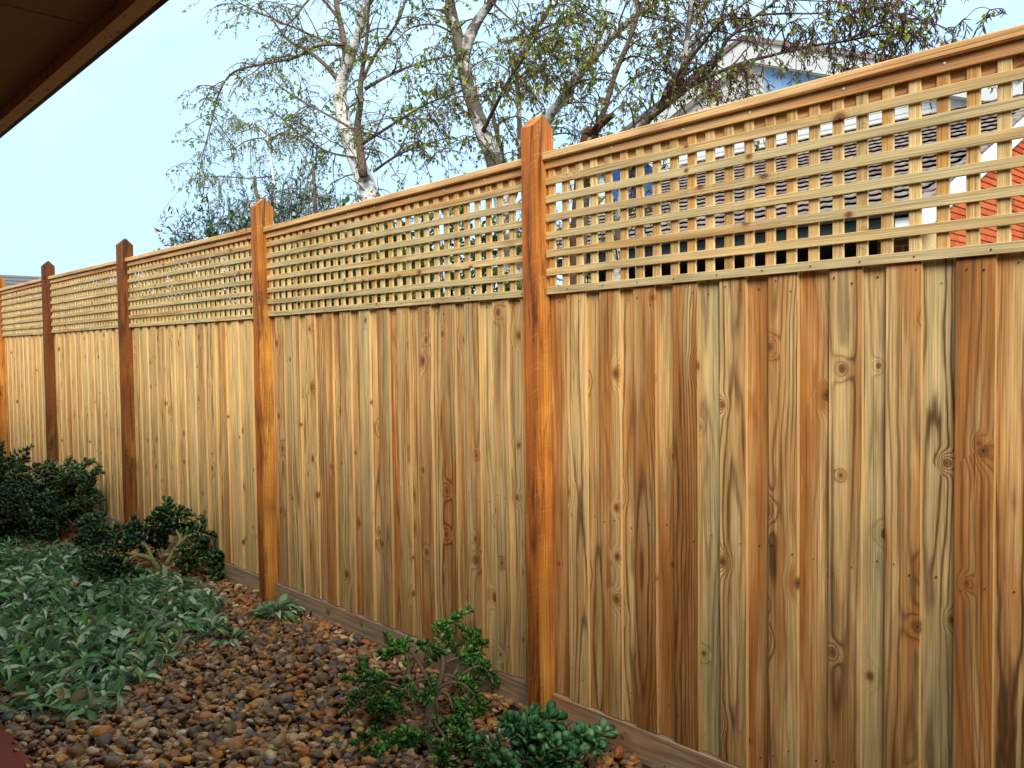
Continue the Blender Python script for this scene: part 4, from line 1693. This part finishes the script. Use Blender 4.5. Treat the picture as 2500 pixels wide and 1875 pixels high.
def jp(zx, zy, dd=0.0):
    """point of the plant seen at a pixel of the enlarged photograph, dd metres behind its middle"""
    px, py = 800 + zx / 3.904, 1450 + zy / 3.904
    d = ray(px, py)
    k_ = ((JB + VD * dd - CAM) @ VD) / (d @ VD)
    return CAM + d * k_


def jb(pts, d0, d1, w0, w1, leafy):
    n = len(pts)
    P = [jp(a, b, d0 + (d1 - d0) * i / (n - 1)) for i, (a, b) in enumerate(pts)]
    P = [q if q[2] > GZ + .02 else on_z(800 + a / 3.904, 1450 + b / 3.904, GZ + .02) for q, (a, b) in zip(P, pts)]
    sc = depth(P[0]) / F_PX / 3.904 * .5
    return (P, w0 * sc, w1 * sc, leafy)


BR = [
    jb([(990, 1215), (985, 1120), (1000, 1000), (1040, 900)], 0, 0, 120, 80, 0),
    jb([(960, 1090), (850, 930), (790, 830), (770, 790), (770, 690), (740, 570), (650, 560)], 0, .10, 66, 22, .05),
    jb([(775, 800), (690, 800), (540, 810), (440, 800)], .03, .0, 30, 18, .06),
    jb([(850, 930), (740, 910), (600, 850), (520, 850), (420, 900), (330, 930)], 0, -.12, 40, 20, .10),
    jb([(520, 830), (450, 790), (360, 790), (260, 850)], 0, -.06, 24, 16, .12),
    jb([(360, 790), (320, 740), (340, 690)], .0, .06, 18, 14, .08),
    jb([(1000, 960), (940, 790), (890, 690), (830, 590), (780, 545), (690, 500), (610, 510), (570, 400)], 0, .16, 56, 18, .15),
    jb([(690, 500), (600, 560), (560, 600)], .14, .12, 18, 13, .10),
    jb([(830, 590), (850, 540), (920, 500), (970, 510)], .1, .05, 22, 14, .04),
    jb([(970, 510), (985, 570), (970, 650)], .05, .02, 14, 12, .07),
    jb([(960, 510), (1030, 530), (1060, 590)], .05, .06, 14, 12, .05),
    jb([(1050, 920), (1090, 740), (1100, 640), (1080, 500), (1065, 430), (1085, 350), (1150, 280), (1250, 210)], 0, .12, 60, 16, .16),
    jb([(1065, 440), (1100, 400), (1150, 440), (1200, 390)], .08, .1, 18, 13, .09),
    jb([(1065, 380), (1050, 340), (1060, 310)], .09, .09, 16, 13, .03),
    jb([(1100, 660), (1200, 620), (1290, 590), (1340, 520), (1400, 450), (1430, 360)], .05, .18, 34, 16, .17),
    jb([(1110, 720), (1160, 640), (1180, 540), (1230, 490)], .1, .2, 26, 14, .06),
    jb([(1180, 850), (1210, 760), (1290, 640), (1370, 610), (1400, 560)], .05, .16, 36, 16, .10),
    jb([(1290, 640), (1370, 680), (1460, 710)], .12, .12, 20, 15, .11),
    jb([(1400, 460), (1470, 470), (1520, 460)], .18, .2, 16, 13, .06),
    jb([(1190, 810), (1340, 730), (1420, 690), (1500, 720), (1580, 800), (1590, 850)], .08, .1, 32, 15, .14),
    jb([(1050, 910), (1150, 850), (1260, 850), (1340, 900), (1410, 970), (1440, 1060)], 0, -.08, 40, 16, .14),
    jb([(1090, 770), (1180, 780), (1260, 830), (1330, 870), (1390, 880)], .02, .0, 30, 16, .10),
    jb([(1080, 920), (1150, 970), (1190, 1080), (1230, 1140), (1290, 1220), (1330, 1330)], -.02, -.14, 34, 15, .15),
    jb([(1190, 990), (1260, 1000), (1320, 1080), (1390, 1130), (1420, 1190)], -.05, -.06, 24, 15, .13),
    jb([(1080, 920), (1040, 1000), (1045, 1080), (1080, 1160), (1110, 1240), (1130, 1310)], -.05, -.2, 26, 15, .09),
    jb([(1110, 1240), (1190, 1230), (1240, 1260)], -.14, -.12, 15, 12, .07),
    jb([(960, 960), (980, 880), (960, 830)], -.05, -.08, 26, 14, .05),
    jb([(960, 830), (990, 900), (960, 980), (930, 1010)], -.1, -.14, 15, 12, .07),
    jb([(940, 820), (860, 830), (760, 880), (690, 970)], -.04, -.14, 24, 14, .08),
    jb([(690, 900), (640, 980), (600, 1060)], -.1, -.16, 18, 13, .09),
    jb([(420, 900), (400, 980), (420, 1100)], -.1, -.16, 18, 13, .12),
    jb([(450, 920), (520, 990), (540, 1090), (520, 1180)], -.12, -.2, 18, 13, .12),
    jb([(330, 930), (260, 960), (270, 1040)], -.08, -.1, 16, 13, .09),
    jb([(970, 1170), (880, 1250), (760, 1275), (640, 1235), (550, 1210), (460, 1250)], 0, -.1, 40, 18, .05),
    jb([(640, 1240), (560, 1300), (460, 1330), (400, 1420), (350, 1530)], -.1, -.2, 22, 14, .20),
    jb([(560, 1330), (530, 1420), (480, 1500)], -.14, -.22, 16, 13, .10),
    jb([(760, 1275), (820, 1300), (800, 1390), (810, 1480)], -.08, -.2, 22, 14, .12),
    jb([(830, 1290), (720, 1320), (660, 1400), (620, 1480)], -.08, -.22, 22, 14, .13),
    jb([(980, 1190), (960, 1340), (1010, 1470), (1070, 1560), (1120, 1620)], -.02, -.24, 34, 14, .10),
    jb([(1010, 1210), (1110, 1360), (1200, 1450), (1240, 1560)], -.02, -.16, 30, 14, .14),
    jb([(1020, 1210), (1180, 1300), (1320, 1380), (1350, 1500)], 0, -.1, 30, 14, .15),
    jb([(1330, 1340), (1400, 1420), (1380, 1540)], -.05, -.12, 18, 13, .12),
    jb([(900, 1260), (880, 1400), (760, 1450)], -.08, -.2, 20, 13, .10),
]
succulent('jade_plant', 'glossy jade plant with bare forked branches in front of the fence on pebbles', tuple(JB), BR, .039, M['jade'], M['stem'], .2, 21, dens=1.05, whorl=4, off=1)


def radial(base, spec, seed, r0, r1, leafy, lowz=.03):
    """spreading plant: forked stems out of one base. spec: list of (azimuth, reach, height)"""
    rg_ = random.Random(seed)
    out = []
    b0 = np.array(base)
    for az, reach, h in spec:
        d = np.array([math.cos(az), math.sin(az), 0])
        p1 = b0 + d * reach * .35 + np.array([0, 0, h * .45])
        p2 = b0 + d * reach * .75 + np.array([0, 0, h * .85])
        p3 = b0 + d * reach + np.array([0, 0, h])
        out.append(([b0 + np.array([0, 0, -.01]), p1, p2, p3], r0, r1, leafy))
        for k in range(3):
            q0 = b0 + (p1 - b0) * rg_.uniform(.8, 1.0) if k else p2
            e_ = q0 + d * reach * rg_.uniform(.15, .4) + np.array([rg_.gauss(0, reach * .25), rg_.gauss(0, reach * .25), rg_.uniform(-.02, .28) * h + .02])
            e_[2] = max(e_[2], GZ + lowz)
            mid = (q0 + e_) / 2 + np.array([rg_.gauss(0, .02), rg_.gauss(0, .02), .02])
            out.append(([q0, mid, e_], r0 * .6, r1 * .8, leafy))
    return out


# --- the middle jade, lopsided, with pruned bare stems
jm = np.array([*on_z(415, 1405, GZ)[:2], GZ])
jm[1] = min(jm[1], -.30)


def sp(px, py, dd, ref):
    d = ray(px, py)
    k_ = ((ref + VD * dd - CAM) @ VD) / (d @ VD)
    q = CAM + d * k_
    return q if q[2] > GZ + .03 else on_z(px, py, GZ + .03)


MB_ = []
for pts, d0, d1, w0, w1, lf_ in [
    ([(390, 1395), (368, 1365), (335, 1355), (300, 1350), (280, 1335)], 0, -.1, 15, 6, .12), ([(372, 1370), (362, 1340), (340, 1322), (310, 1315)], 0, .1, 11, 5, .14),
    ([(335, 1355), (300, 1372), (270, 1385)], -.05, -.2, 8, 5, .14), ([(360, 1340), (345, 1310), (330, 1290)], .05, .2, 8, 5, .12),
    ([(405, 1380), (425, 1345), (440, 1318), (430, 1295), (415, 1285)], 0, .1, 13, 6, .10), ([(430, 1335), (455, 1312), (485, 1302), (490, 1315)], 0, 0, 8, 5, .12),
    ([(425, 1345), (460, 1335), (480, 1345), (470, 1365)], 0, -.1, 8, 5, .09), ([(435, 1320), (470, 1300), (480, 1298)], .1, .1, 7, 5, .10),
    ([(430, 1300), (410, 1275), (395, 1268)], .1, .12, 7, 5, .16), ([(430, 1300), (425, 1272), (420, 1265)], .1, .1, 7, 5, .13), ([(415, 1290), (390, 1290), (380, 1285)], .1, .1, 7, 5, .1),
    ([(435, 1410), (470, 1385), (505, 1368), (530, 1365), (550, 1375)], 0, -.05, 13, 5, .12), ([(470, 1385), (510, 1392), (530, 1405), (520, 1415)], 0, -.1, 7, 4, .08), ([(505, 1368), (545, 1360), (560, 1372), (565, 1395)], .0, .05, 6, 4, .10),
    ([(330, 1330), (290, 1310), (255, 1300), (225, 1292)], .1, .3, 9, 4, .08), ([(290, 1310), (262, 1290), (240, 1270), (215, 1268)], .2, .3, 7, 4, .05), ([(262, 1318), (256, 1290), (258, 1275)], .2, .3, 7, 4, 0),
    ([(255, 1300), (225, 1285), (200, 1282)], .25, .3, 5, 3, .07), ([(285, 1300), (276, 1285), (277, 1272)], .2, .25, 7, 5, 0), ([(290, 1290), (310, 1280), (318, 1265)], .2, .2, 5, 3, 0), ([(240, 1318), (235, 1300), (232, 1290)], .2, .3, 4, 3, .05),
    ([(300, 1350), (265, 1352), (245, 1370)], -.1, -.15, 7, 4, .10), ([(310, 1360), (290, 1390), (270, 1400)], -.15, -.25, 7, 4, .12), ([(340, 1375), (320, 1405), (300, 1420)], -.1, -.25, 7, 4, .12), ([(385, 1400), (360, 1415), (340, 1425)], -.05, -.25, 7, 4, .10),
    ([(345, 1320), (370, 1300), (375, 1290)], .15, .25, 7, 4, .13), ([(320, 1320), (325, 1295), (320, 1288)], .15, .25, 7, 4, .13), ([(300, 1330), (295, 1305), (285, 1300)], .1, .2, 7, 4, .12),
    ([(380, 1340), (395, 1310), (400, 1300)], .2, .3, 7, 4, .14), ([(400, 1360), (390, 1330), (385, 1315)], .15, .3, 7, 4, .14), ([(355, 1360), (350, 1340), (365, 1325)], .1, .25, 7, 4, .14),
    ([(330, 1395), (290, 1400), (255, 1405)], -.05, -.2, 8, 5, .15), ([(350, 1400), (310, 1415), (285, 1418)], -.1, -.3, 8, 5, .14), ([(300, 1340), (262, 1335), (235, 1330)], .1, .15, 8, 5, .14), ([(280, 1320), (245, 1312), (215, 1310)], .15, .25, 7, 4, .13),
    ([(440, 1350), (455, 1370), (470, 1372)], -.02, -.1, 8, 5, .10), ([(310, 1375), (262, 1375), (240, 1395)], -.1, -.15, 8, 5, .14)]:
    n = len(pts)
    P = [sp(a, b, d0 + (d1 - d0) * i / (n - 1), jm) for i, (a, b) in enumerate(pts)]
    s_ = depth(P[0]) / F_PX * .5
    MB_.append((P, w0 * s_, w1 * s_, lf_))
succulent('jade_plant', 'dark jade plant with pruned olive stems sprawling before the fence left of the second-nearest post', tuple(jm), MB_, .056, M['jade_dark'], M['greenstem'], .2, 33, dens=.62, whorl=4, off=4, wide=1.35, reach=1.1,
          flowers=[sp(228, 1370, -.2, jm), sp(240, 1385, -.2, jm), sp(250, 1345, -.2, jm), sp(360, 1300, .1, jm)])

# --- the two far jades
fj = np.array([*on_z(190, 1285, GZ)[:2], GZ])
fj[1] = -.50
fj[0] = -7.95
spec = [(a, r_, h_ * .74) for a, r_, h_ in [(0.2, .42, .34), (1.1, .34, .50), (2.0, .36, .56), (2.9, .46, .42), (3.7, .50, .40), (4.4, .42, .34), (5.1, .44, .30), (5.8, .46, .28), (.7, .2, .58), (2.4, .24, .62), (3.3, .26, .5), (5.4, .22, .46), (4.8, .3, .2)]]
succulent('jade_plant', 'dense rounded dark jade bush with cream flowers before the fourth-nearest post', tuple(fj), radial(fj, spec, 4, .018, .008, .30), .062, M['jade_dark'], M['greenstem'], .2, 41, dens=.62, whorl=4, off=4, wide=1.35,
          flowers=[fj + np.array(q) for q in [(.02, .05, .60), (.10, .1, .62), (.2, .12, .54), (-.1, 0, .48), (.05, -.3, .36)]])
fk = np.array([-8.75, -.85, GZ])
spec = [(a, r_, h_ * .74) for a, r_, h_ in [(0.2, .50, .44), (1.1, .40, .62), (2.0, .36, .74), (2.9, .46, .60), (3.7, .50, .46), (4.4, .48, .40), (5.1, .50, .36), (5.8, .50, .38), (.7, .2, .70), (2.4, .24, .80), (3.3, .26, .66), (5.4, .24, .60)]]
succulent('jade_plant', 'taller dark jade bush cut by the left edge of the picture', tuple(fk), radial(fk, spec, 6, .02, .009, .32), .062, M['jade_dark'], M['greenstem'], .2, 43, dens=.62, whorl=4, off=4, wide=1.35,
          flowers=[fk + np.array(q) for q in [(.1, .1, .74), (.3, .2, .5)]])

# --- the blue-green succulent at the bottom edge
gs = np.array([*on_z(1330, 1862, GZ)[:2], GZ])
gs[1] = -.36
GB = []
for pts, d0, d1, w0, w1, lf_ in [
    ([(1330, 1860), (1300, 1810), (1262, 1775), (1240, 1765)], 0, 0, 11, 7, .10), ([(1330, 1860), (1330, 1800), (1318, 1765), (1300, 1748)], 0, .05, 11, 7, .09),
    ([(1330, 1855), (1365, 1810), (1372, 1782), (1360, 1770)], 0, .05, 10, 6, .05), ([(1362, 1790), (1356, 1755), (1352, 1738)], .05, .08, 9, 6, 0), ([(1340, 1790), (1320, 1776), (1292, 1776)], .03, .02, 9, 7, .03),
    ([(1320, 1850), (1280, 1840), (1235, 1836), (1205, 1838)], -.05, -.1, 12, 8, .03), ([(1235, 1836), (1200, 1825), (1180, 1820)], -.1, -.1, 8, 6, .06), ([(1210, 1840), (1190, 1855), (1175, 1870)], -.1, -.12, 8, 6, .07),
    ([(1300, 1830), (1275, 1800), (1250, 1790)], -.03, -.06, 9, 7, .09), ([(1310, 1840), (1290, 1815), (1285, 1800)], -.06, -.1, 9, 7, .08), ([(1330, 1850), (1310, 1830), (1300, 1815)], -.08, -.12, 9, 7, .08),
    ([(1350, 1850), (1345, 1820), (1335, 1805)], -.05, -.1, 9, 7, .08), ([(1340, 1840), (1370, 1825), (1385, 1815)], 0, -.03, 9, 6, .09), ([(1380, 1820), (1410, 1806), (1420, 1812)], 0, .0, 8, 5, .07),
    ([(1385, 1815), (1425, 1798), (1445, 1795), (1455, 1815)], .02, .03, 8, 5, .10), ([(1455, 1800), (1470, 1835), (1485, 1855)], .03, .0, 5, 3, 0), ([(1460, 1860), (1462, 1840), (1455, 1825)], .03, .0, 6, 4, .05),
    ([(1320, 1870), (1280, 1860), (1250, 1858)], -.1, -.15, 9, 7, .08), ([(1330, 1880), (1320, 1860), (1310, 1848)], -.12, -.18, 9, 7, .08), ([(1350, 1880), (1370, 1860), (1375, 1845)], -.1, -.15, 9, 7, .09),
    ([(1300, 1885), (1240, 1880), (1220, 1870)], -.12, -.2, 9, 7, .09), ([(1370, 1875), (1400, 1860), (1405, 1845)], -.05, -.1, 9, 6, .08), ([(1300, 1800), (1290, 1770), (1275, 1755)], .05, .1, 8, 6, .07), ([(1310, 1790), (1335, 1760), (1340, 1752)], .06, .1, 7, 5, .04)]:
    n = len(pts)
    P = [sp(a, b, d0 + (d1 - d0) * i / (n - 1), gs) for i, (a, b) in enumerate(pts)]
    s_ = depth(P[0]) / F_PX * .5
    GB.append((P, w0 * s_, w1 * s_, lf_))
succulent('succulent_shrub', 'blue-green broad-leafed succulent crowding the foot of the near post', tuple(gs), GB, .058, M['greyleaf'], M['greenstem'], .2, 51, dens=1.1, whorl=4, off=1)

# ------------------------------------------------------------------ pebbles
PB = []
for k in range(10):
    bm = bmesh.new()
    bmesh.ops.create_icosphere(bm, subdivisions=2, radius=1.0)
    V = np.array([v.co for v in bm.verts])
    F = np.array([[v.index for v in f.verts] for f in bm.faces])
    bm.free()
    rs = np.random.default_rng(100 + k)
    s = np.ones(len(V))
    for q in range(6):
        dq = rs.normal(size=3)
        dq /= np.linalg.norm(dq)
        t = rs.uniform(.5, .8)
        s = np.minimum(s, np.maximum(.3, t) / np.maximum(V @ dq, .3) * 1.02)     # flattened facets
    s *= 1 + .12 * np.sin(V @ rs.normal(size=3) * 2.2 + rs.uniform(0, 6))
    V = V * s[:, None] * np.array([1.0, rs.uniform(.52, .85), rs.uniform(.32, .52)])
    PB.append((V, F))
rg = random.Random(5)
spots = []
sp_ = .036
yy = -1.64
while yy < .02:
    xx = -8.9
    while xx < -1.15:
        x, y = xx + rg.uniform(-.5, .5) * sp_, yy + rg.uniform(-.5, .5) * sp_
        xx += sp_ if xx > -6 else sp_ * 1.5
        if x > -1.9 and y < -.75:
            continue
        ins = inside(MAT, x, y)
        if ins and edge_dist(MAT, x, y) > .12 and rg.random() < .93:
            continue
        spots.append((x, y, 0))
        if rg.random() < .42:
            spots.append((x + rg.uniform(-.02, .02), y + rg.uniform(-.02, .02), 1))
    yy += sp_ * .87
inst = []
for x, y, lay in spots:
    if y > -.012 and x > -12:
        continue
    L = min(.058, .0255 * math.exp(rg.gauss(0, .34))) * (1.0 if lay == 0 else .9)
    B_ = rot_basis((rg.gauss(0, .32), rg.gauss(0, .32), 1), rg.uniform(0, 6.28))
    z = GZ + (.002 if lay == 0 else .016) + rg.uniform(-.004, .006)
    inst.append((rg.randrange(10), B_, L, np.array([x, y, z])))


for _ in range(2500):
    x, y = rg.uniform(-6, -1.3), rg.uniform(-1.63, -.02)
    if inside(MAT, x, y) or (x > -1.9 and y < -.75):
        continue
    inst.append((rg.randrange(10), rot_basis((rg.gauss(0, .6), rg.gauss(0, .6), 1), rg.uniform(0, 6.28)), rg.uniform(.004, .011), np.array([x, y, GZ + rg.uniform(.004, .022)])))


def in_view(p):
    d = p - CAM
    z_ = d @ _fwd
    if z_ < .2:
        return False
    u, v = IMG_W / 2 + F_PX * (d @ CR) / z_, IMG_H / 2 - F_PX * (d @ CU) / z_
    return -20 < u < 2520 and v < 1890


vis = [i for i, q in enumerate(inst) if in_view(q[3]) and not inside(MAT, q[3][0], q[3][1]) and q[3][2] > GZ + .006
       and np.linalg.norm(q[3][:2] - gs[:2]) > .30 and (np.linalg.norm(q[3][:2] - JB[:2]) > .36 or q[3][1] < -.62)]
vis.sort(key=lambda i: depth(inst[i][3]) / inst[i][2])
single = set(vis[:300])
PNAME = ['dark brown', 'rust-orange', 'tan', 'slate grey', 'pale cream']


def pebble_label(ci, L, p):
    size = 'small' if L < .024 else ('large' if L > .036 else 'medium')
    if np.linalg.norm(p[:2] - JB[:2]) < .62:
        where = 'beside the glossy jade plant'
    elif p[1] > -.45:
        where = 'close to the plinth'
    elif edge_dist(MAT, p[0], p[1]) < .28:
        where = 'at the edge of the woolly mat'
    elif p[1] < -1.2:
        where = 'near the red path'
    else:
        where = 'in the open middle of the gravel'
    return '%s %s rounded pebble %s' % (size, PNAME[ci], where)


PRAMP = [[(104, 78, 54), (90, 68, 50), (116, 84, 56)], [(186, 112, 46), (164, 88, 40), (202, 132, 56)], [(158, 118, 74), (174, 134, 84)], [(78, 72, 72), (88, 80, 78), (70, 62, 60)], [(204, 176, 136), (190, 152, 104)]]


def pebble_obj_mat():
    g = G('river_pebble_single')
    inf = g.info()
    p_ = g.obj()
    n = g.noise(p_, 2.2, 5, .65)
    n2 = g.noise(p_, 9.0, 3)
    n3 = g.noise(p_, 1.6, 3, .6, 1.0)
    c_ = inf['Color']
    c_ = g.mix(g.rng(n3, .52, .70, 0., .45), c_, srgb(160, 104, 56))
    c_ = g.scale_col(c_, g.mul(g.rng(n, .25, .75, .84, 1.7, False), g.rng(n2, .3, .7, .86, 1.15, False)))
    g.bump(g.add(n, g.mul(n2, .3)), .45, .006)
    return g.done(c_, g.rng(n, .3, .7, .30, .55), .5)


pm = pebble_obj_mat()
PM = []
for V, F in PB:
    me = np_mesh('pebble', V, F)
    me.materials.append(pm)
    PM.append(me)
pile = MB()
byk = {}
for i, (k, B_, L, p) in enumerate(inst):
    if i in single:
        o = bpy.data.objects.new('pebble', PM[k])
        place(o, None, p)
        o.rotation_euler = Matrix(B_.tolist()).to_euler()
        o.scale = (L, L, L)
        ci = rg.choices(range(5), [38, 20, 22, 14, 6])[0]
        o.color = (*srgb(*rg.choice(PRAMP[ci])), 1)
        tag(o, pebble_label(ci, L, p), 'pebble', pebble_label(ci, L, p).replace('pebble', 'pebbles'))
    else:
        byk.setdefault(k, ([], []))
        byk[k][0].append(B_ * L)
        byk[k][1].append(p)
for k, (Ms, Ts) in byk.items():
    pile.instances(PB[k][0], PB[k][1], Ms, Ts)
tag(pile.build('gravel', M['pebble'], None, (-3, -.8, GZ), True), 'bed of rounded brown, rust and grey river pebbles along the fence', 'gravel', kind='stuff')

# ------------------------------------------------------------------ litter
p = on_z(175, 1430, .14)
mb = MB()
for k in range(3):
    mb.instances(JV * np.array([1.2, 1, 1.8]), JF, [frame_from((.7 + .2 * k, .5 - .3 * k, .1), (.1 * k, -.5, 1)) * .07], [p + np.array([.02 * k, .015 * k, .012 * k])])
tag(mb.build('fallen_leaf', M['deadleaf'], None, tuple(p)), 'curled rust-brown fallen leaf lying on the silver leafy mat', 'leaf')
a, b = on_z(622, 1688, .075), on_z(670, 1648, .085)
mb = MB()
mb.tube(spline([a, (a + b) / 2 + np.array([0, 0, .006]), b], 4), np.linspace(.0035, .002, 9), 6)
tag(mb.build('stick', M['stick'], None, tuple(a)), 'short pale dry twig lying on the pebbles', 'twig')

rg = random.Random(91)
Ms, Ts = [], []
for _ in range(420):
    x = rg.uniform(-5.6, -1.6)
    y = -abs(rg.gauss(0, .10)) - .02 if rg.random() < .45 else rg.uniform(-1.6, -.05)
    a = rg.uniform(0, 6.28)
    Ms.append(frame_from((math.cos(a), math.sin(a), rg.gauss(0, .25)), (rg.gauss(0, .5), rg.gauss(0, .5), 1)) * rg.uniform(.010, .026))
    Ts.append(np.array([x, y, GZ + rg.uniform(.022, .034)]))
mb = MB()
mb.instances(BV, BF, Ms, Ts)
for _ in range(60):
    x, y, a = rg.uniform(-5.4, -1.7), rg.uniform(-1.5, -.04), rg.uniform(0, 6.28)
    p = np.array([x, y, GZ + .03])
    d = np.array([math.cos(a), math.sin(a), 0]) * rg.uniform(.02, .06)
    mb.tube([p - d, p + d * .1 + np.array([0, 0, .004]), p + d], .0012, 4, False)
lit = leafmat('dry_litter', [(0, srgb(96, 70, 44)), (.5, srgb(140, 100, 60)), (.8, srgb(176, 132, 78)), (1, srgb(110, 120, 60))], .8, .15, 0)
tag(mb.build('leaf_litter', lit, None, (-3, -.5, GZ)), 'scattered dry leaf bits and twig scraps among the pebbles', 'litter', kind='stuff')
